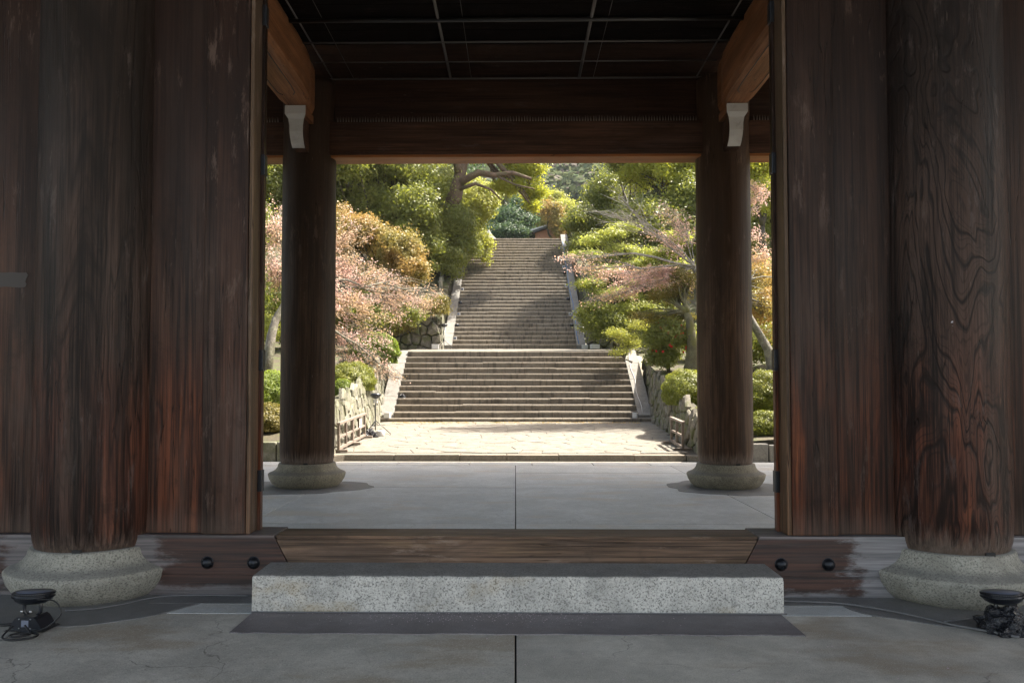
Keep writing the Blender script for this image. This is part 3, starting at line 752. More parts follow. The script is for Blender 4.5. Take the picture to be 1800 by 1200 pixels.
# ------------------------------------------------------------------ terrain banks
ZY = [(16.4, .32), (18.5, .75), (20, 1.05), (22.4, 1.45), (25, 2.0), (28.5, 2.72), (33.3, 3.05), (33.7, 4.5), (40, 7.9), (46, 11.0), (52, 11.2), (70, 14), (100, 24), (160, 42)]
def zc(Y):
    for (a, za), (b_, zb_) in zip(ZY, ZY[1:]):
        if Y <= b_: return za+(zb_-za)*max(0, (Y-a))/(b_-a)
    return ZY[-1][1]
def nz(x, y): return .5*math.sin(x*.9+1.3)*math.sin(y*.7)+.3*math.sin(x*2.1+y*1.3)
def gz(x, Y):
    side = max(0, abs(x)-wx(Y))
    base = min(zc(Y), zc(16.5)+99)
    return base+min(side, 25)*(.05 if Y < 33.5 else .10)+.10*nz(x, Y)*min(1, side/1.5)
def bank(s):
    ys = [16.45+.35*i for i in range(34)]
    ys = [y for y in ys if y < 28.3]+[28.5, 30, 32, 33.35, 33.5, 33.65, 34, 35]+[36+i for i in range(0, 24)]+[64, 70, 80, 95, 120, 160]
    ss = [0, .3, .6, 1, 1.5, 2, 2.7, 3.5, 4.5, 6, 8, 11, 15, 20, 30, 45]
    v = []; f = []; n = len(ss)
    for Y in ys:
        w0 = wx(Y)+.05
        if 28.5 <= Y < 33.5: w0 = 4.5
        for k in ss: v.append((s*(w0+k), Y, gz(s*(w0+k), Y)-.04))
    for j in range(len(ys)-1):
        for i in range(n-1):
            q = (j*n+i, j*n+i+1, (j+1)*n+i+1, (j+1)*n+i); f.append(q if s > 0 else q[::-1])
    mb = MB(); mb.add(v, f, True)
    return tag(mb.build('terrain', M['soil']), 'mossy garden bank beside the stairs', kind='structure')
bank(-1); bank(1)
t = MB(); t.add([(-3.3, 45.7, 10.13), (3.3, 45.7, 10.13), (3.3, 58, 10.2), (-3.3, 58, 10.2), (-3.3, 110, 22), (3.3, 110, 22)], [(0, 1, 2, 3), (3, 2, 5, 4)])
tag(t.build('terrain', M['soil']), 'level ground beyond the top of the stairs', kind='structure')

# ------------------------------------------------------------------ retaining walls of fitted stones
def wall(label, mat, p0, p1, base, top, cell, seed, nrm, name='stone_wall', h=.07, thick=.35):
    """wall from p0 to p1 (x,y); base(t), top(t) heights; nrm = unit (x,y) pointing out of the face"""
    L = math.hypot(p1[0]-p0[0], p1[1]-p0[1]); d = ((p1[0]-p0[0])/L, (p1[1]-p0[1])/L)
    root = empty(name, (p0[0], p0[1], base(0)), 0, label, 'wall'); root.location = (p0[0], p0[1], base(0))
    lo = min(base(0), base(1)); hi = max(top(k/20) for k in range(21)); H = hi-lo
    fn = lambda u, v, hh: (p0[0]+d[0]*u+nrm[0]*(hh-.10*(v)), p0[1]+d[1]*u+nrm[1]*(hh-.10*(v)), lo+v)
    cells = vcells(L, H, max(1, round(L/cell)), max(1, round(H/(cell*.8))), 1.0, seed)
    stones('stone', root, mat, cells, .014, .035, h, fn, seed, keep=lambda u, v: base(u/L)-.05 < lo+v < top(u/L)+.03, hvar=.5)
    bk = MB(); n = 24; v = []; f = []
    for i in range(n+1):
        t_ = i/n; b_, t2 = base(t_)-.1, top(t_)-.05
        for (off, z) in ((0, b_), (-.10*(t2-lo), t2), (-thick, t2), (-thick, b_)):
            v.append((p0[0]+d[0]*L*t_+nrm[0]*off-root.location.x, p0[1]+d[1]*L*t_+nrm[1]*off-root.location.y, z-root.location.z))
    for i in range(n):
        for k in range(4): f.append((i*4+k, i*4+(k+1) % 4, i*4+4+(k+1) % 4, i*4+4+k))
    f += [(0, 1, 2, 3), (n*4+3, n*4+2, n*4+1, n*4)]
    bk.add(v, f); bk.build('wall_core', M['wall_bed'], root); return root
def interp(tab):
    def g_(Y):
        for (a, za), (b_, zb_) in zip(tab, tab[1:]):
            if Y <= b_: return za+(zb_-za)*max(0, Y-a)/(b_-a)
        return tab[-1][1]
    return g_
lt = interp([(16.5, 1.12), (18.5, 1.28), (21, 1.5), (23, 1.85), (26, 2.25), (28.8, 2.85)])
rt = interp([(16.5, .80), (18.5, 1.03), (22.4, 1.52), (26.8, 2.2), (28.8, 2.75)])
wall('pale lichened fieldstone retaining wall beside the barriers and lower steps', M['wall_l'], (-wx(16.5)-.06, 16.5), (-4.52, 28.8), lambda t: pz(16.5+12.3*t)-.1, lambda t: lt(16.5+12.3*t), .42, 11, (1, -.0))
wall('mossy dark fieldstone retaining wall in shade beside the camellia bank', M['wall_r'], (wx(16.5)+.06, 16.5), (4.52, 28.8), lambda t: pz(16.5+12.3*t)-.1, lambda t: rt(16.5+12.3*t), .40, 12, (-1, -.0))
wall('rough rock wall with dark moss streaks at the left foot of the upper stairs', M['wall_r'], (-7.0, 33.35), (-3.2, 33.45), lambda t: 2.95, lambda t: 4.55+.3*math.sin(t*5), .45, 13, (0, -1), h=.2)
wall('shaded rock wall behind the sparse shrub at the foot of the upper stairs', M['wall_r'], (3.1, 33.45), (7.0, 33.35), lambda t: 2.95, lambda t: 4.5+.3*math.sin(t*4), .62, 14, (0, -1), h=.12)
wall('sloping rock wall climbing under the evergreen trees beside the upper stairs', M['wall_l'], (-3.24, 33.5), (-3.24, 45.5), lambda t: 3.0+7.1*t, lambda t: 4.4+6.7*t, .55, 15, (1, 0), h=.1)
wall('sloping rock wall climbing behind the maple beside the upper stairs', M['wall_r'], (3.16, 33.5), (3.16, 45.5), lambda t: 3.0+7.1*t, lambda t: 4.4+6.7*t, .55, 16, (-1, 0), h=.1)
# low walls facing the gate at both sides
def blockwall(label, x0, x1, y, z1, mat, seed):
    rd = random.Random(seed); root = empty('stone_wall', (x0, y, -.1), 0, label, 'wall'); x = 0
    while x < x1-x0-.05:
        L = min(rd.uniform(.5, .95), x1-x0-x); b = MB(); b.box(x+.01, x+L-.01, 0, .3, 0, z1+.1+rd.uniform(-.03, .02), .03); b.build('stone', mat, root); x += L
blockwall('low row of pale cut stone blocks under the azaleas', 4.0, 8.6, 16.35, .32, M['ramp'], 3)
blockwall('low mossy stone row below the clipped olive hedge', -8.6, -4.0, 16.35, .36, M['wall_l'], 4)

# ------------------------------------------------------------------ vegetation
def clump_points(c, r, n, subs, rnd_sub=.33, up=.25, flat=1., tuft=.16):
    """leaf positions and normals of a crown ellipsoid made of smaller uneven clumps"""
    c = np.array(c); r = np.array(r)
    D = unit(rng.normal(0, 1, (subs, 3))); D[:, 2] = np.where(rng.random(subs) < .75, np.abs(D[:, 2]), D[:, 2])
    rad = rng.uniform(.35, .86, subs)[:, None]; S = c+D*r*rad
    sr = rng.uniform(.55, 1.25, subs)[:, None]*rnd_sub*r*np.array([1, 1, flat])
    tn = max(4, n//9); k = rng.integers(0, subs, tn); d = unit(rng.normal(0, 1, (tn, 3)))
    back = (d[:, 1] > .25) & (rng.random(tn) < .75); d[back, 1] *= -1      # few leaves on the side nobody can see
    wv = 1+.16*np.sin(d[:, 0]*9+k)+.14*np.sin(d[:, 2]*11+k*1.7)
    rr = (rng.uniform(.35, 1.08, tn)**.6*wv)[:, None]
    T = S[k]+d*sr[k]*rr; TN = unit(d*.8+(T-c)/r*.5+np.array([0, 0, up]))
    q = rng.integers(0, tn, n)
    P = T[q]+rng.normal(0, 1, (n, 3))*tuft*np.array([1, 1, .6]); Nn = TN[q]
    return P, Nn, S

def branchpath(a, b, n=6, bend=.12, droop=0.):
    a, b = Vector(a), Vector(b); L = (b-a).length; pts = []
    o = Vector((random.uniform(-1, 1), random.uniform(-1, 1), random.uniform(-.3, 1)))*L*bend
    for i in range(n+1):
        t_ = i/n; p = a.lerp(b, t_)+o*math.sin(t_*math.pi)+Vector([random.uniform(-1, 1)*L*.018 for _ in range(3)])
        p.z -= droop*L*t_*t_; pts.append(p)
    return pts

def tree(name, label, base, fork, ells, n, leaf, lsize, bark='bark_dark', tr=.2, subs=26, rsub=.33, cat='tree', group=None, limbs=8, up=.25, flat=1., lean=None, twigs=False, asp=.55, jit=.45):
    """base, fork: world points; ells: [(centre, radii, weight)]; the crown is one mesh of leaves"""
    root = empty(name, base, 0, label, cat, group); o = Vector(base)
    tb = MB(); tp = lean or branchpath(base, fork, 6, .06)
    tp = [Vector(p) for p in tp]
    tb.tube([p-o for p in tp], [tr*(1.35-.75*i/(len(tp)-1)) if i else tr*1.7 for i in range(len(tp))], 10, wob=.15)
    V = []; tw = sum(e[2] for e in ells)
    for c, r, wgt in ells:
        m = int(n*wgt/tw); sb = max(5, int(subs*wgt/tw*len(ells)**.5))
        P, Nn, S = clump_points(c, r, m, sb, rsub, up, flat, lsize*1.5)
        V.append(leaves(P-np.array(base), Nn, lsize, asp, jit))
        mid = tp[-1]
        path = branchpath(mid, c, 5, .1)
        tb.tube([p-o for p in path], [tr*.55*(1-.75*i/5) for i in range(6)], 7)
        for q in S[:max(2, int(limbs*wgt/tw*len(ells)**.6))]:
            st_ = path[random.randint(1, 4)]; pp = branchpath(st_, q, 4, .12)
            tb.tube([p-o for p in pp], [tr*.22*(1-.75*i/4) for i in range(5)], 5, cap=False)
    tb.build('trunk', M[bark], root)
    link('crown', quads_mesh('crown', np.concatenate(V)), M[leaf], root); TREES.append(root); return root
TREES = []

def E(px, py, rx, ry, Y, wgt=None, dep=None):
    k = Y/1370; return (W(px, py, Y), (rx*k, (dep if dep else (rx+ry)/2*k), ry*k), wgt or rx*ry)
def onb(px, Y): x = (px-906)/1370*Y; return (x, Y, gz(x, Y)-.15)

def bush(name, label, px, py, rx, ry, Y, n, leaf, lsize, dep=None, group=None, cat='shrub', core=True, extra=None, zb=None):
    """clipped mound: leaves close to a smooth dome, dark twiggy inside"""
    c, r, _ = E(px, py, rx, ry, Y, dep=dep)
    z0 = gz(c[0], c[1])-.1 if zb is None else zb
    root = empty(name, (c[0], c[1], z0), 0, label, cat, group)
    d = unit(rng.normal(0, 1, (n, 3))); f = 1+.07*np.sin(d[:, 0]*7+px)*np.sin(d[:, 1]*6)+.05*np.sin(d[:, 2]*11+d[:, 0]*9)
    rr = (rng.uniform(.80, 1.04, n)*f)[:, None]
    P = d*rr*np.array(r)+np.array(c)-np.array((c[0], c[1], z0))
    low = P[:, 2] < 0; P[low, 2] = rng.random(low.sum())*.2
    link('foliage', quads_mesh('foliage', leaves(P, d+np.array([0, 0, .5]), lsize, .6, .5)), M[leaf], root)
    tb = MB()
    for k in range(9):
        a = random.uniform(0, 6.28); q = (math.cos(a)*r[0]*.7, math.sin(a)*r[1]*.7, (c[2]-z0)+r[2]*.5)
        tb.tube(branchpath((0, 0, -.02), q, 4, .1), [.03, .025, .02, .014, .008], 5)
    tb.build('stems', M['bark_dark'], root); return root

def cherry(name, label, trunkpts, tr, clumps, leaf, lsize, nper, bark, twper=9, bare=()):
    """open blossom tree: limbs from the trunk to flat clumps, twigs in each, blossom along the twigs"""
    base = trunkpts[0]; root = empty(name, base, 0, label, 'tree'); o = Vector(base)
    tb = MB(); tp = [Vector(p) for p in trunkpts]; n = len(tp)
    tb.tube([p-o for p in tp], [tr*1.6]+[tr*(1.25-.6*i/n) for i in range(1, n)], 12, wob=.2)
    PP = []
    for ci, (c, r, wgt) in enumerate(clumps):
        c = Vector(c); far = sorted(tp[n//2:], key=lambda p: (p-c).length)[0]
        path = branchpath(far, c, 7, .08); L = (c-far).length
        tb.tube([p-o for p in path], [max(.010, min(tr*.38, .010*L)*(1-.75*i/7)) for i in range(8)], 6, cap=False)
        dirn = (c-far).normalized()
        for k in range(twper):
            q = Vector((random.gauss(0, .5)*r[0], random.gauss(0, .5)*r[1], random.gauss(0, .5)*r[2]))
            s0 = path[random.randint(3, 7)]; pp = branchpath(s0, c+q+dirn*r[0]*random.uniform(0, .5), 5, .12)
            tb.tube([p-o for p in pp], [.014, .011, .009, .007, .005, .003], 4, cap=False)
            for j in range(3):
                a_ = pp[random.randint(1, 4)]; q2 = Vector((random.gauss(0, .35)*r[0], random.gauss(0, .35)*r[1], random.gauss(0, .4)*r[2]))
                p2 = branchpath(a_, a_+q2, 3, .1)
                tb.tube([p-o for p in p2], [.007, .005, .004, .002], 3, cap=False)
                if ci not in bare:
                    m = max(1, int(nper*wgt/(twper*4)))
                    for path_ in (p2, pp):
                        A = np.array([p[:] for p in path_]); t_ = rng.uniform(.1, 1, m)*(len(A)-1); i0 = np.minimum(t_.astype(int), len(A)-2)
                        PP.append(A[i0]+(A[i0+1]-A[i0])*(t_-i0)[:, None]+rng.normal(0, .06, (m, 3)))
        if ci in bare: continue
    P = np.concatenate(PP)
    tb.build('trunk', M[bark], root)
    link('crown', quads_mesh('crown', leaves(P-np.array(base), rng.normal(0, 1, P.shape)+np.array([0, -.3, .6]), lsize, .8, .6)), M[leaf], root); return root

# left bank
EG = 'lf_dark'
tree('evergreen_tree', 'tall dark glossy evergreen behind the golden bush', onb(655, 36), W(655, 470, 36), [E(600, 300, 80, 90, 35), E(690, 310, 90, 70, 37), E(715, 380, 65, 60, 36), E(640, 380, 60, 60, 36), E(640, 215, 140, 70, 37)], 150000, EG, .125, subs=150, rsub=.30, limbs=24, tr=.28)
tree('evergreen_tree', 'dark evergreen seen through the gap beside the left jamb', onb(440, 33), W(440, 480, 33), [E(455, 290, 70, 80, 33), E(400, 380, 80, 80, 34), E(490, 350, 50, 70, 34)], 40000, EG, .12, subs=60, rsub=.34, limbs=12)
tree('evergreen_tree', 'dense rounded evergreen overhanging the upper left ramp', onb(740, 39), W(770, 480, 39), [E(785, 400, 52, 60, 39), E(812, 440, 34, 42, 39.5), E(752, 330, 60, 50, 40), E(745, 440, 44, 48, 37), E(785, 460, 34, 28, 38)], 100000, EG, .12, subs=110, rsub=.32, limbs=20)
tree('broadleaf_tree', 'rounded light green tree catching sun at the stair edge', onb(790, 43), W(825, 440, 42), [E(832, 375, 38, 55, 42), E(815, 335, 36, 32, 42.5), E(843, 432, 18, 34, 41.5), E(850, 355, 24, 34, 42)], 60000, 'lf_light', .12, subs=70, rsub=.32, limbs=16)
# big leaning old tree
lp = [W(742, 440, 39.5), W(765, 405, 39), W(785, 368, 38.5), W(800, 340, 38), W(806, 310, 38), W(812, 285, 38), W(830, 230, 38)]
big = tree('old_tree', 'old leaning tree with a thick reddish mossy trunk reaching over the stairs', lp[0], lp[-1], [E(870, 272, 60, 24, 39), E(920, 300, 42, 26, 39), E(895, 328, 34, 16, 39), E(940, 340, 24, 14, 39.5), E(860, 235, 90, 40, 39), E(930, 262, 46, 24, 39), E(935, 362, 16, 8, 39)], 52000, 'lf_yellow', .13, bark='bark_red', tr=.36, subs=110, rsub=.26, limbs=30, lean=lp, flat=.7)
tb = MB(); o = Vector(lp[0])
for pts, r0 in (([(808, 318), (840, 300), (870, 305), (900, 300), (935, 312)], .2), ([(806, 330), (835, 320), (862, 330), (882, 350)], .1), ([(806, 300), (800, 270), (785, 230)], .22), ([(870, 305), (905, 322), (940, 330)], .07)):
    P = [Vector(W(a, b_, 37.8))-o for a, b_ in pts]; tb.tube(P, [r0*(1-.65*i/(len(P)-1)) for i in range(len(P))], 8, wob=.2)
tb.build('limb', M['bark_red'], big)
tree('photinia_shrub', 'large golden brown bush of new leaves above the cherry', onb(660, 30), W(670, 500, 30), [E(640, 420, 60, 46, 30.5), E(700, 450, 48, 46, 30), E(722, 482, 30, 38, 29.6), E(600, 410, 50, 50, 31), E(670, 500, 60, 40, 30)], 90000, 'lf_gold', .085, subs=130, rsub=.30, limbs=14, tr=.1, cat='shrub')
tree('dark_shrub', 'dark undergrowth on the bank behind the cherry branches', onb(640, 29), W(640, 600, 29), [E(620, 560, 80, 50, 29), E(700, 560, 50, 36, 29.5), E(500, 560, 90, 90, 29)], 36000, EG, .10, subs=90, rsub=.33, limbs=10, tr=.06, cat='shrub')
bush('green_shrub', 'bright green shrub under the pink cherry branches', 655, 618, 44, 34, 27, 26000, 'lf_bright', .07)
bush('azalea_mound', 'clipped olive azalea mound on top of the lichened wall', 618, 668, 38, 32, 22.5, 26000, 'lf_azalea', .05, dep=1.2)
bush('azalea_mound', 'small bright green clipped mound at the wall edge beside the column', 600, 688, 20, 22, 20.5, 9000, 'lf_bright', .045)
bush('azalea_mound', 'bright green clipped hedge at the foot of the lichened trunk', 465, 690, 46, 40, 19.2, 18000, 'lf_bright', .05, dep=.8)
bush('azalea_mound', 'olive clipped hedge below the bright green one', 462, 748, 50, 40, 17.6, 22000, 'lf_olive', .045, dep=.6)
bush('azalea_mound', 'olive mound hidden behind the rear left column', 545, 725, 40, 40, 18.3, 6000, 'lf_olive', .05, dep=.7)
cherry('cherry_tree', 'spreading pink budding cherry with a pale lichened trunk', [W(462, 672, 21), W(470, 630, 21), W(474, 590, 21.2), W(482, 560, 21.4), W(500, 530, 21.6), W(520, 490, 22)], .12,
       [E(470, 400, 30, 44, 22), E(475, 480, 34, 50, 22), E(540, 430, 60, 60, 23), E(605, 420, 38, 40, 24), E(620, 490, 50, 36, 24), E(640, 545, 60, 30, 24), E(700, 530, 48, 30, 25.5), E(745, 540, 38, 22, 26.5),
        E(690, 500, 40, 22, 26), E(600, 590, 50, 26, 23), E(655, 590, 44, 16, 24), E(620, 640, 40, 14, 23), E(665, 650, 34, 12, 23.5), E(695, 665, 30, 9, 23.5), E(765, 515, 26, 12, 27), E(560, 520, 44, 36, 22), E(590, 540, 40, 36, 23), E(600, 465, 40, 30, 24)], 'lf_pink', .048, .8, 'bark_grey', twper=16)
tree('fern_shrub', 'yellow green leafy shrub around the cherry trunk', onb(465, 22.5), W(468, 610, 22.5), [E(470, 590, 28, 50, 22.5)], 5000, 'lf_maple', .06, subs=30, rsub=.25, limbs=20, tr=.03, cat='shrub')

# right bank
tree('conifer_tree', 'dark green pointed evergreen at the right of the stair top', onb(1080, 44), W(1070, 420, 44), [E(1075, 360, 50, 70, 44), E(1025, 400, 30, 44, 43), E(1115, 300, 46, 60, 45), E(1120, 290, 50, 36, 39), E(1090, 420, 60, 50, 43.5), E(1040, 440, 44, 30, 42)], 110000, EG, .13, subs=130, rsub=.28, limbs=20, tr=.3)
tree('broadleaf_tree', 'sunny yellow leaved tree with dark forked limbs behind the cherry', onb(1190, 38), W(1190, 370, 38), [E(1155, 300, 60, 36, 38), E(1200, 335, 38, 34, 38), E(1150, 245, 90, 40, 38), E(1215, 290, 50, 46, 38), E(1125, 310, 36, 24, 38.5)], 52000, 'lf_yellow', .125, subs=110, rsub=.26, limbs=36, tr=.22)
tree('evergreen_tree', 'dark evergreen mass behind the fresh maple', onb(1150, 37), W(1150, 470, 37), [E(1140, 400, 80, 60, 37), E(1190, 440, 60, 80, 36), E(1100, 480, 70, 50, 36), E(1220, 360, 60, 60, 37)], 70000, EG, .13, subs=110, rsub=.32, limbs=16)
tree('maple_tree', 'young maple in fresh light green leaf held in flat layers', onb(1170, 31), W(1120, 530, 31), [E(1045, 425, 34, 10, 31), E(1075, 412, 34, 9, 31), E(1030, 450, 38, 10, 30.5), E(1095, 440, 38, 11, 31), E(1060, 478, 48, 11, 30.5), E(1120, 465, 44, 12, 31), E(1160, 445, 38, 12, 31), E(1035, 500, 32, 10, 30), E(1190, 420, 30, 14, 31), E(1080, 520, 54, 14, 30), E(1140, 500, 48, 14, 30.5), E(1050, 545, 40, 13, 30), E(1100, 400, 30, 10, 31.5), E(1120, 545, 44, 16, 30), E(1185, 480, 40, 24, 31)], 40000, 'lf_maple', .085, subs=260, rsub=.20, limbs=50, tr=.07, bark='bark_dark', jit=.35, up=.9)
tree('understorey_shrub', 'dark green arching shrub below the maple beside the stair foot', onb(1080, 30.5), W(1080, 590, 30.5), [E(1065, 572, 46, 28, 30), E(1110, 590, 36, 28, 30.5), E(1140, 545, 54, 32, 31), E(1040, 560, 26, 26, 31)], 44000, EG, .09, subs=90, rsub=.33, limbs=16, tr=.06, cat='shrub')
tree('olive_tree', 'brown barked tree with olive yellow leaves standing on the mossy bank', onb(1212, 24.5), W(1206, 550, 24.5), [E(1170, 525, 44, 24, 25), E(1200, 500, 34, 40, 25), E(1140, 560, 38, 16, 25), E(1190, 560, 36, 20, 25.5)], 9000, 'lf_olive', .06, subs=110, rsub=.2, limbs=40, tr=.17, bark='bark_moss')
cherry('cherry_tree', 'pale pink budding cherry reaching left across the stairs from behind the rear right column', [W(1262, 700, 25), W(1262, 640, 25), W(1258, 580, 25), W(1250, 540, 25), W(1235, 500, 25), W(1222, 470, 25)], .15,
       [E(985, 460, 26, 7, 25), E(1020, 470, 30, 10, 25), E(1065, 482, 40, 14, 25), E(1115, 490, 44, 16, 25), E(1160, 480, 40, 18, 25), E(1195, 495, 40, 20, 25), E(1195, 395, 30, 28, 25, 330), E(1150, 500, 40, 16, 25),
        E(1060, 528, 38, 10, 25), E(1100, 515, 44, 12, 25), E(1175, 375, 26, 22, 25, 220), E(1090, 345, 60, 14, 25), E(1110, 380, 60, 10, 25), E(1075, 375, 50, 8, 25), E(1300, 420, 50, 40, 25), E(1335, 340, 34, 30, 25), E(1170, 420, 40, 24, 25, 420), E(1340, 460, 30, 30, 25)], 'lf_rpink', .05, 1.15, 'bark_pale', twper=12, bare=(11, 12, 13))
tree('pale_shrub', 'sparse pale green shrub with arching sprays at the landing corner', onb(1110, 27.5), W(1098, 632, 27.5), [E(1085, 590, 26, 16, 27.3), E(1110, 605, 26, 22, 27.5), E(1090, 622, 22, 14, 27.2), E(1120, 575, 22, 14, 27.5)], 5200, 'lf_light', .055, subs=110, rsub=.20, limbs=34, tr=.03, bark='bark_grey', cat='shrub')
cam_b = tree('camellia_bush', 'glossy round camellia bush dotted with red flowers', onb(1174, 25), W(1174, 620, 25), [E(1174, 604, 39, 42, 25), E(1165, 628, 30, 18, 25)], 26000, EG, .075, subs=60, rsub=.34, limbs=14, tr=.05, cat='shrub')
for k in range(26):
    c_ = Vector(W(1174, 602, 25))-Vector(cam_b.location); a = random.uniform(3.2, 6.2); el = random.uniform(-.6, 1.1); r_ = .68*random.uniform(.9, 1.1)
    f_ = MB().lathe([(.012, -.02), (.035, -.005), (.045, .012), (.03, .022), (.01, .012)], 8); q = f_.build('flower', M['camellia'], cam_b, c_+Vector((math.cos(a)*math.cos(el)*r_, math.sin(a)*math.cos(el)*r_, math.sin(el)*r_))); q.rotation_euler = (1.2, 0, random.uniform(0, 6))
bush('azalea_mound', 'sunny yellow green azalea mound on the mossy wall', 1205, 688, 42, 38, 20.5, 20000, 'lf_azalea', .05, dep=1.0)
bush('azalea_mound', 'tall clipped azalea hedge beyond the rear right column', 1345, 700, 54, 48, 18.6, 26000, 'lf_azalea', .05, dep=.9)
bush('azalea_mound', 'lower clipped azalea hedge above the pale stone blocks', 1350, 752, 64, 30, 17.2, 22000, 'lf_azalea', .045, dep=.5)
bush('azalea_mound', 'azalea mound hidden behind the rear right column', 1270, 730, 44, 40, 18.2, 6000, 'lf_azalea', .05, dep=.8)
tree('leaning_tree', 'pale barked leaning tree beyond the rear right column', W(1356, 705, 22), W(1340, 600, 22), [E(1340, 560, 40, 60, 23), E(1330, 500, 50, 40, 24)], 9000, 'lf_gold', .07, bark='bark_grey', tr=.12, subs=50, rsub=.28, limbs=24, lean=[W(1356, 712, 22), W(1356, 650, 22), W(1348, 615, 22), W(1332, 585, 22), W(1312, 550, 22), W(1280, 500, 22)])
tree('broadleaf_tree', 'yellow leaved tree high in the gap beside the right jamb', onb(1340, 34), W(1340, 400, 34), [E(1330, 300, 40, 36, 34), E(1350, 350, 34, 30, 34), E(1330, 500, 50, 50, 34)], 30000, 'lf_yellow', .11, subs=70, rsub=.3)
tree('evergreen_tree', 'dark green tree deep in the gap beside the right jamb', onb(1350, 36), W(1350, 480, 36), [E(1355, 380, 60, 60, 36), E(1340, 560, 80, 80, 33), E(1300, 440, 60, 70, 36), E(1400, 300, 60, 60, 38)], 50000, EG, .13, subs=90, rsub=.32)
tree('dark_shrub', 'dark undergrowth behind the azaleas beyond the rear right column', onb(1300, 25), W(1300, 640, 25), [E(1320, 610, 80, 46, 25), E(1240, 610, 60, 40, 27)], 18000, EG, .09, subs=60, rsub=.34, tr=.05, cat='shrub')

tree('arching_shrub', 'olive shrub spilling over the rough rock wall at the stair foot', onb(690, 33.8), W(735, 560, 33.6), [E(730, 548, 50, 16, 33.4), E(765, 535, 24, 16, 33.6), E(700, 575, 30, 22, 33.1)], 16000, 'lf_olive', .09, subs=60, rsub=.34, tr=.04, cat='shrub')
tree('arching_shrub', 'dark shrub covering the shaded rock wall behind the sparse pale shrub', onb(1080, 33.8), W(1070, 560, 33.6), [E(1060, 555, 40, 20, 33.3), E(1100, 575, 30, 24, 33.2)], 12000, EG, .09, subs=50, rsub=.34, tr=.04, cat='shrub')
tree('tall_tree', 'tall open tree on the right bank whose branches shade the pavement', (10.2, 26.6, gz(10.2, 26.6)), (8.6, 25.9, 9.3), [((6.3, 24.9, 11.2), (2.6, 1.1, 1.1), 3), ((9.3, 25.6, 11.8), (2.2, 1.4, 1.3), 2), ((4.4, 25.2, 11.0), (1.4, .8, .7), 1)], 5500, 'lf_light', .11, subs=110, rsub=.2, tr=.2, limbs=90, bark='bark_dark')
# beyond the top of the stairs
tree('broadleaf_tree', 'yellow green tree beyond the stair top behind the small roof', (3.0, 62, 10.8), W(965, 380, 62), [E(972, 362, 28, 24, 62), E(950, 380, 26, 22, 61), E(992, 378, 22, 26, 60)], 44000, 'lf_light', .19, subs=80, rsub=.3, tr=.2)
tree('evergreen_tree', 'dark blue green tree at the head of the stairs', (-.3, 56, 10.3), W(900, 410, 56), [E(900, 392, 36, 26, 56), E(890, 412, 40, 16, 55), E(922, 375, 24, 34, 57)], 40000, 'lf_teal', .18, subs=70, rsub=.3, tr=.2)
tree('broadleaf_tree', 'thin brownish tree beside the plaster gatehouse', (3.4, 54, 10.3), W(962, 400, 54), [E(968, 372, 20, 22, 54), E(988, 400, 20, 24, 54)], 9000, 'lf_gold', .14, subs=50, rsub=.3, tr=.1, limbs=24)
tree('evergreen_tree', 'dark evergreen closing the view left of the stair top', (-9, 60, 15), W(760, 330, 60), [E(740, 270, 130, 110, 60), E(848, 395, 36, 34, 60), E(640, 300, 120, 120, 60), E(500, 320, 130, 130, 60)], 60000, 'lf_teal', .25, subs=160, rsub=.3, tr=.4)
tree('evergreen_tree', 'dark evergreen closing the view right of the stair top', (14, 60, 15), W(1120, 330, 60), [E(1130, 320, 56, 70, 60), E(1200, 300, 110, 110, 60), E(1340, 300, 120, 130, 60)], 60000, 'lf_teal', .25, subs=160, rsub=.3, tr=.4)
tree('broadleaf_tree', 'pale yellow green tree rising behind the stair top against the hill', (-2, 80, 16), W(880, 340, 80), [E(880, 350, 46, 34, 80), E(930, 395, 40, 30, 75)], 30000, 'lf_light', .24, subs=70, rsub=.3, tr=.25)

# more of the same wood further out along both banks
def copy_tree(src, x, y, rz, sc, label, group):
    c = src.copy(); COL.objects.link(c); c.location = (x, y, gz(x, y)-.2); c.rotation_euler = (0, 0, rz); c.scale = (sc, sc, sc)
    c['label'] = label; c['group'] = group
    for ch in [o_ for o_ in src.children]:
        d_ = ch.copy(); COL.objects.link(d_); d_.parent = c
    return c
for sd in (-1, 1):
    lab = f"evergreen of the wood covering the outer {'left' if sd < 0 else 'right'} bank, beyond the columns"; grp = f"wood on the outer {'left' if sd < 0 else 'right'} bank"
    src = [t_ for t_ in TREES if t_['label'].startswith('tall dark glossy' if sd < 0 else 'dark evergreen mass')][0]
    hows = ('small evergreen standing closest to the gate', 'evergreen next uphill from the smallest one', 'broad evergreen standing level with the lower steps', 'evergreen standing level with the landing', 'evergreen closest to the rock wall of the upper stairs', 'large evergreen at the outer edge level with the landing', 'tallest evergreen at the outer edge highest up')
    for hw, (x, y, rz, sc) in zip(hows, ((13, 24, .6, .62), (12.5, 31, 2.2, .8), (18, 27, 4.0, .85), (19, 36, 1.2, .95), (13.5, 40, 3.3, .8), (25, 31, 5.2, 1.0), (27, 42, .2, 1.1))):
        copy_tree(src, sd*x, y, rz, sc, f"{hw} on the {'left' if sd < 0 else 'right'} bank", grp)

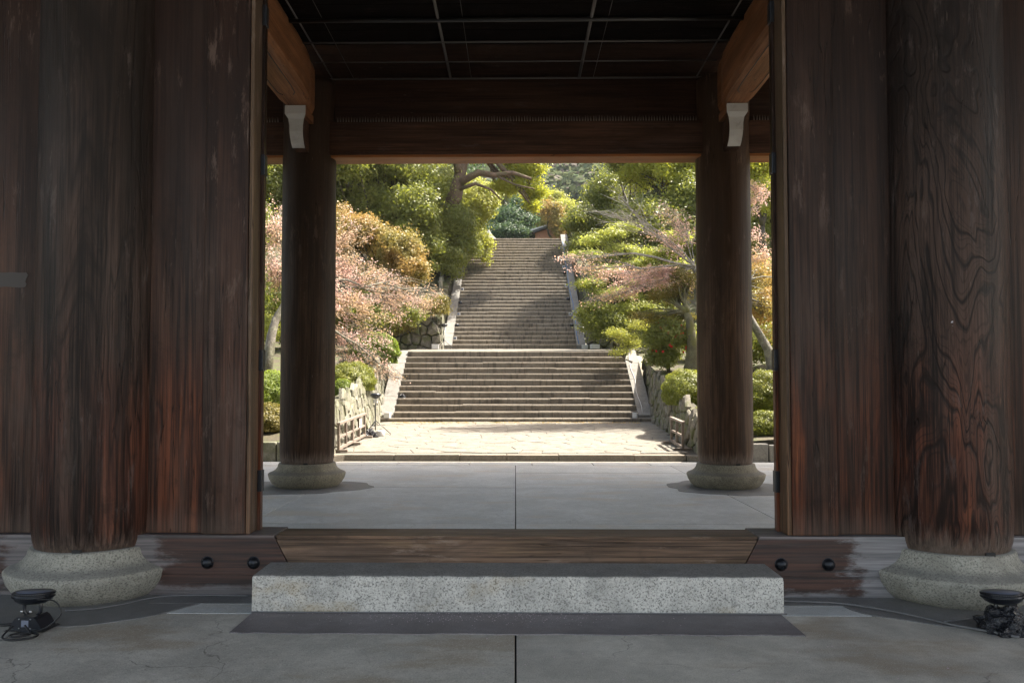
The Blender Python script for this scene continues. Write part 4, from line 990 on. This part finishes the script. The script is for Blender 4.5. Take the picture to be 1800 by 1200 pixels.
# wooded hill far behind
hm = MB(); v = []; f = []
hx = [-260+20*i for i in range(27)]; hy = [110, 140, 170, 200, 230, 260, 290, 330, 380]
def hz(x, y): return max(20, 22+(y-110)*.42+4*math.sin(x*.05)+3*math.sin(y*.06+x*.03))
for y in hy:
    for x in hx: v.append((x, y, hz(x, y) if y > 110 else 10))
for j in range(len(hy)-1):
    for i in range(len(hx)-1): f.append((j*27+i, j*27+i+1, (j+1)*27+i+1, (j+1)*27+i))
hm.add(v, f, True); tag(hm.build('hills', M['soil']), 'steep wooded hillside far behind', kind='structure')
V = []; V2 = []
for k in range(2600):
    y = 112+240*random.random()**1.4; x = random.uniform(-.14, .30)*y; z = hz(x, y); r_ = random.uniform(2.6, 4.8)
    n = 110 if -.02 < x/y < .16 else 50
    d = unit(rng.normal(0, 1, (n, 3))); d[:, 2] = np.abs(d[:, 2]); P = np.array([x, y, z+1])+d*r_*np.array([1, 1, .9])*rng.uniform(.85, 1.08, (n, 1))
    (V2 if random.random() < .14 else V).append(leaves(P, d, .95 if n > 100 else 1.6, .8, .35))
tag(link('wooded_hillside', quads_mesh('wooded_hillside', np.concatenate(V)), M['lf_hill']), 'mass of far trees covering the hill', 'woodland', kind='stuff')
tag(link('bare_woodland', quads_mesh('bare_woodland', np.concatenate(V2)), M['lf_hillb']), 'greyish leafless trees scattered over the far hill', 'woodland', kind='stuff')

# small buildings at the stair top
gh = empty('gatehouse', (2.4, 55, 10.1), 0, 'small orange plastered building with a tiled roof at the stair top', 'building')
b = MB(); b.prism([(-1.0, 0), (-1.0, 2.3), (1.2, 3.0), (3.6, 2.4), (3.6, 0)], 'y', 0, 3); b.build('wall', M['plaster'], gh)
b = MB(); b.prism([(-1.35, 2.22), (-1.35, 2.36), (1.2, 3.2), (4.0, 2.45), (4.0, 2.3), (1.2, 3.05)], 'y', -.4, 3.4); b.build('roof', M['rooftile'], gh)
b = MB(); b.prism([(-1.4, 2.34), (-1.4, 2.44), (1.2, 3.28), (1.2, 3.19)], 'y', -.46, -.30); b.build('verge', M['white'], gh)
gr_ = empty('pavilion', (-1.85, 52, 10.1), 0, 'small grey tiled roof peeping over the top step beside the light green tree', 'building')
b = MB(); b.box(-.5, .5, .1, 1.1, 0, 1.15); b.build('wall', M['plaster'], gr_)
b = MB(); b.lathe([(1.05, 1.12), (.95, 1.2), (.55, 1.45), (.28, 1.72), (.16, 1.9), (.1, 2.05)], 4, (0, .6, 0)); b.build('roof', M['rooftile'], gr_)

# ------------------------------------------------------------------ street furniture and lamps
def barrier(label, x0, y0, L, rz=0., notice=False):
    root = empty('wooden_barrier', (x0, y0, pz(y0)), rz, label, 'barrier', 'low wooden barriers beside the pavement')
    sl_ = .039
    def bx(name, a, b2, c, d, e, f_): mb = MB(); mb.box(a, b2, c, d, e, f_, .005); q = mb.build(name, M['barrier'], root); q.rotation_euler = (math.atan(sl_), 0, 0); return q
    bx('top_rail', -.04, .04, -.04, L+.04, .60, .65)
    bx('middle_rail', -.018, .018, 0, L, .30, .35)
    bx('bottom_rail', -.03, .03, 0, L, .05, .11)
    for k in range(3): bx('post', -.028, .028, k*L/2-.028, k*L/2+.028, .02, .60)
    for k in (0, 1): bx('foot', -.2, .2, k*L-.045, k*L+.045, .012, .06)
    if notice:
        q = MB(); q.box(.03, .034, L*.42, L*.62, .36, .58); n_ = q.build('notice', M['notice'], root)
        for zz in (.53, .48, .41): q = MB(); q.box(.0345, .036, L*.45, L*.59, zz, zz+.022); q.build('print', M['notice_red'], n_)
    return root
barrier('weathered wooden barrier closest to the rear left column', -3.86, 17.02, 1.42)
barrier('weathered wooden barrier carrying a small red and white notice', -3.86, 18.52, 1.42, 0, True)
barrier('short weathered wooden barrier against the mossy wall', 3.70, 17.35, 1.38, R(-1))

def tripod(name, label, x, y, z, h, head='up'):
    root = empty(name, (x, y, z), 0, label, 'lamp stand')
    MB().tube([(0, 0, .12), (0, 0, h)], .014, 8).build('pole', M['lamp'], root)
    for k in range(3):
        a = k*2.094+.35; MB().tube([(0, 0, .38), (math.cos(a)*.42, math.sin(a)*.42, .012)], .010, 6).build('leg', M['lamp'], root)
    MB().lathe([(.05, -.02), (.10, .0), (.14, .05), (.15, .09), (.11, .12), (.04, .13)], 20, (0, 0, h)).build('lamp_head', M['lamp'], root)
    q = MB(); q.box(-.05, .05, -.06, .04, h-.14, h-.03, .006); q.build('ballast', M['white'], root)
    return root
tripod('lamp_stand', 'black tripod lamp stand beside the lichened wall', -3.72, 20.7, pz(20.7)+.012, .98)
tripod('lamp_stand', 'thin black lamp stand at the left foot of the upper stairs', -3.05, 33.2, 3.12, .95)
def crate(name, label, x, y, z, sx, sy, sz, mat='white', cat='box'):
    root = empty(name, (x, y, z), random.uniform(-.3, .3), label, cat)
    q = MB(); q.box(-sx/2, sx/2, -sy/2, sy/2, 0, sz, .012); q.build('body', M[mat], root)
    q = MB(); q.box(-sx/2-.004, sx/2+.004, -sy/2-.004, sy/2+.004, sz*.86, sz+.006, .005); q.build('lid', M[mat], root); return root
root = empty('round_weight', (-3.53, 20.45, pz(20.45)+.012), 0, 'round white weight on the ground beside the tripod lamp stand', 'weight')
MB().lathe([(.10, 0), (.105, .02), (.105, .12), (.095, .135), (.02, .137)], 24).build('tub', M['white'], root); MB().tube([(-.04, 0, .13), (-.03, 0, .165), (.03, 0, .165), (.04, 0, .13)], .008, 6).build('handle', M['lamp'], root)
crate('junction_box', 'white box on the foot of the left stair ramp', -4.12, 25.08, .50, .2, .14, .17)
crate('junction_box', 'white box on the foot of the right stair ramp', 3.83, 25.1, .50, .15, .14, .17)
crate('weight_box', 'pale box beside the lamp stand on the left of the landing', -3.4, 33.0, 3.1, .3, .25, .2)
crate('weight_box', 'pale box at the right foot of the upper stairs, next to the ramp', 2.95, 33.2, 3.12, .22, .2, .16)
crate('weight_box', 'larger pale box on the landing below the shaded rock wall', 3.36, 33.0, 3.11, .36, .25, .18)
def heap(name, label, x, y, z, sx, sy, sz, seed, cat='bag'):
    bm = bmesh.new(); bmesh.ops.create_icosphere(bm, subdivisions=4, radius=1)
    from mathutils import noise as mn
    for q in bm.verts:
        p = q.co.copy(); n_ = mn.turbulence(p*1.6+Vector((seed, 0, 0)), 4, True); k = .72+.45*n_
        q.co = Vector((p.x*sx*k, p.y*sy*k, max(-.02, p.z*sz*k)))
    me = bpy.data.meshes.new(name); bm.to_mesh(me); bm.free()
    o = link(name, me, M['bag'], None, (x, y, z)); return tag(o, label, cat)
heap('plastic_bag', 'black plastic bag heaped behind the end of the barrier', -3.78, 20.15, pz(20.1)+.02, .24, .2, .2, 2.)
def foot(i_py):  return 18.74/(.6-(680-i_py)/1370)
def stairlamp(x, Y, z, kind, label):
    root = empty('stair_light', (x, Y, z), 0, label, 'lamp', 'small lights along the stairs')
    if kind == 'w':
        q = MB(); q.box(-.07, .07, -.05, .05, 0, .13, .01); q.build('housing', M['white'], root)
        q = MB(); q.box(-.05, .05, -.056, -.051, .02, .11); q.build('lens', M['badge'], root)
    else:
        MB().lathe([(.05, 0), (.09, .04), (.1, .12), (.06, .16), (.01, .165)], 14).build('housing', M['lamp'], root)
        MB().tube([(-.08, 0, 0), (-.08, 0, .1), (.08, 0, .1), (.08, 0, 0)], .01, 5).build('yoke', M['lamp'], root)
names = ['first', 'second', 'third', 'fourth', 'fifth', 'sixth']
for side, xx, lst in (('left', -2.68, ((606, 'w'), (582, 'b'), (560, 'w'), (541, 'b'), (516, 'w'))), ('right', 2.58, ((583, 'b'), (557, 'w'), (532, 'b'), (511, 'w'), (488, 'b'), (474, 'w'), (441, 'w')))):
    cnt = {'w': 0, 'b': 0}
    for py, kd in lst:
        i = int(round((foot(py)-Y2)/RUN2-.3)); i = max(0, i)
        o_ = names[cnt[kd]]; cnt[kd] += 1
        stairlamp(xx, Y2+RUN2*i+.17, 3.168+RISE2*(i+1), kd, f"{'white box' if kd=='w' else 'black round'} light, {o_} of its colour going up the {side} side of the upper stairs")
heap('black_bag', 'small black bundle on a low step beside the left stair ramp', -3.8, Y1+.32*2+.17, .5+RISE1*3, .12, .1, .16, 5., 'bag')
# garden floodlight on the mossy bank
root = empty('garden_floodlight', (W(1193, 662, 23)[0], 23, 1.70), .3, 'black floodlight standing on the mossy bank beside the camellia', 'lamp')
q = MB(); q.box(-.12, .12, -.05, .05, .06, .2, .01); q.build('housing', M['lamp'], root); MB().tube([(-.1, 0, -.05), (-.13, 0, .13)], .01, 5).build('yoke', M['lamp'], root); MB().tube([(.1, 0, -.05), (.13, 0, .13)], .01, 5).build('yoke', M['lamp'], root)
# cables outside
cb = MB(); P = [(2.86, Y2-.1+.9*i, 3.40+.6*(.9*i-.1)+.02+.02*random.random()) for i in range(13)]; P = [(p[0]+random.uniform(-.05, .05)-.12, p[1], p[2]) for p in P]
cb.tube(P, .016, 5); tag(cb.build('blue_cable', M['cable_blue']), 'blue cable running down the edge of the right upper ramp', 'cable')
cb = MB(); P = [(4.1+.03*math.sin(i*1.3), Y1+.28*i, .65+.655*.28*i) for i in range(12)]
cb.tube(P, .010, 5); tag(cb.build('pale_cable', M['white']), 'pale cable trailing down the right lower ramp', 'cable')

# big round floor floodlights by the front columns
def floodlight(x, y, rz, label, bagged):
    root = empty('floor_floodlight', (x, y, .008), rz, label, 'floodlight', 'round black floodlights on the gate floor')
    q = MB(); q.prism([(-.14, 0), (.14, 0), (.085, .085), (.06, .10), (-.06, .10), (-.085, .085)], 'y', -.09, .07); q.build('stand', M['lamp'], root)
    q = MB(); q.prism([(-.155, 0), (.155, 0), (.13, .012), (-.13, .012)], 'y', -.11, .09); q.build('foot_plate', M['lamp'], root)
    q = MB(); q.box(-.028, .028, -.094, -.0905, .03, .078); q.build('rating_plate', M['badge'], root)
    for a in (-.045, .045):
        for zz in (.02, .088):
            MB().lathe([(.005, 0), (.005, .004), (.001, .006)], 8).build('screw', M['steel'], root, (a, -.093, zz)).rotation_euler = (R(90), 0, 0)
    for s in (-1, 1):
        q = MB(); q.tube([(s*.03, -.01, .09), (s*.065, -.01, .12), (s*.065, -.01, .18), (s*.05, -.01, .205)], .013, 8); q.build('yoke_arm', M['lamp'], root)
        MB().lathe([(.012, 0), (.012, .01), (.002, .014)], 10).build('bolt', M['steel'], root, (s*.035, -.075, .14)).rotation_euler = (R(90), 0, 0)
    root.scale = (.82, .82, .82)
    head = MB().lathe([(.05, -.055), (.09, -.048), (.125, -.025), (.138, -.006), (.142, -.004), (.142, .008), (.136, .010), (.136, .016), (.142, .018), (.142, .032), (.134, .037), (.12, .034)], 48).build('lamp_head', M['lamp'], root, (0, 0, .235))
    head.rotation_euler = (R(-6), R(0), 0)
    fn = MB()
    for k in range(60):
        a = k*2*math.pi/60; c, s_ = math.cos(a), math.sin(a)
        for z0_, z1_ in ((-.003, .007), (.019, .031)):
            p = [(c*.141-s_*.002, s_*.141+c*.002), (c*.1455-s_*.002, s_*.1455+c*.002), (c*.1455+s_*.002, s_*.1455-c*.002), (c*.141+s_*.002, s_*.141-c*.002)]
            fn.prism(p, 'z', z0_, z1_)
    o_ = fn.build('cooling_fins', M['iron'], head)
    MB().lathe([(.12, 0), (.118, .004), (.002, .006)], 32, (0, 0, .03)).build('lens', M['badge'], head)
    return root
floodlight(-3.0, 4.86, R(-4), 'round black floodlight with coiled cable at the foot of the left front column', False)
fr = floodlight(3.02, 4.93, R(12), 'round black floodlight wrapped in a plastic bag at the foot of the right front column', True)
heap('plastic_bag', 'crumpled black plastic bag tied around the stand of the right floodlight', 3.02, 4.90, .012, .18, .16, .15, 9.)
def cable(name, label, pts, r, mat, sub=8):
    P = [Vector(p) for p in pts]; out = []
    for i in range(len(P)-1):
        p0, p1, p2, p3 = P[max(i-1, 0)], P[i], P[i+1], P[min(i+2, len(P)-1)]
        for k in range(sub):
            t_ = k/sub; out.append(.5*((2*p1)+(-p0+p2)*t_+(2*p0-5*p1+4*p2-p3)*t_*t_+(-p0+3*p1-3*p2+p3)*t_**3))
    out.append(P[-1]); return tag(MB().tube(out, r, 6).build(name, M[mat]), label, 'cable')
cable('looped_cable', 'black cable looping up beside the left floodlight', [(-2.98, 4.80, .17), (-2.92, 4.78, .20), (-2.82, 4.78, .19), (-2.78, 4.78, .12), (-2.84, 4.76, .05), (-2.92, 4.74, .016), (-2.98, 4.7, .016)], .0045, 'rubber')
cable('coiled_cable', 'black cable coiled on the floor before the left floodlight', [(-3.05, 4.74, .05), (-3.06, 4.66, .014), (-2.98, 4.60, .014), (-2.88, 4.63, .014), (-2.87, 4.70, .014), (-2.95, 4.72, .02), (-3.02, 4.67, .02), (-2.97, 4.62, .024), (-2.90, 4.66, .026), (-2.94, 4.73, .02), (-2.99, 4.76, .05)], .006, 'rubber')
cable('floor_cable', 'black cable running out from behind the left floodlight', [(-3.05, 4.95, .02), (-3.15, 4.9, .016), (-3.25, 4.88, .016), (-3.6, 4.95, .016), (-4.2, 5.1, .016)], .009, 'rubber')
cable('floor_cable', 'grey cable curving round the right column base along the sill', [(1.80, 5.50, .016), (2.2, 5.45, .016), (2.45, 5.30, .016), (2.62, 5.12, .016), (2.72, 4.98, .016), (2.85, 4.86, .016), (3.0, 4.74, .012)], .008, 'cable_grey')
cable('floor_cable', 'short grey cable branching off towards the right floodlight', [(2.70, 5.0, .026), (2.80, 5.05, .018), (2.92, 5.1, .016), (3.1, 5.12, .016)], .007, 'cable_grey')
cable('floor_cable', 'thin grey cable hugging the left column base and the stone step', [(-3.0, 5.21, .012), (-2.85, 5.25, .012), (-2.7, 5.36, .012), (-2.58, 5.52, .012), (-2.4, 5.60, .012), (-1.9, 5.60, .012)], .006, 'cable_grey')
cable('floor_cable', 'thin grey line lying along the foot of the stone step', [(-1.75, 5.19, .014), (-.8, 5.188, .014), (.2, 5.192, .014), (1.0, 5.188, .014), (1.78, 5.19, .014)], .005, 'cable_grey', 3)

# fallen petals
def petals(label, n, fx, fy, z, size, mat='petal'):
    P = np.stack([fx(n), fy(n), np.full(n, z)], 1)
    V = leaves(P, np.tile([0, 0, 1.], (n, 1)), size, .7, .15)
    tag(link('fallen_petals', quads_mesh('fallen_petals', V), M[mat]), label, 'petals', kind='stuff')
petals('pink petals strewn over the dark gritty strip before the stone step', 520, lambda n: rng.normal(-.25, .55, n).clip(-1.7, 1.7), lambda n: 5.19-np.abs(rng.normal(0, .12, n)).clip(0, .38), .0125, .009)
petals('white petals scattered over the front concrete floor', 60, lambda n: rng.uniform(-3, 3, n), lambda n: rng.uniform(3.9, 4.8, n), .0035, .013)
petals('brown leaf litter along the lower steps', 1500, lambda n: rng.uniform(-3.9, 3.9, n), lambda n: rng.uniform(24.0, 24.95, n), pz(24.5)+.02, .05, 'lf_gold')

# ------------------------------------------------------------------ spring haze
hb = MB(); hb.box(-760, 760, -760, 760, -1.2, 190)
hm_ = bpy.data.materials.new('haze air'); hm_.use_nodes = True; ht = hm_.node_tree
for n_ in list(ht.nodes):
    if n_.type == 'BSDF_PRINCIPLED': ht.nodes.remove(n_)
pv_ = ht.nodes.new('ShaderNodeVolumePrincipled'); pv_.inputs['Color'].default_value = (.80, .86, .95, 1); pv_.inputs['Density'].default_value = .0003
ht.links.new(pv_.outputs[0], [n_ for n_ in ht.nodes if n_.type == 'OUTPUT_MATERIAL'][0].inputs['Volume'])
tag(hb.build('haze', hm_), 'thin spring haze in the air', kind='stuff')
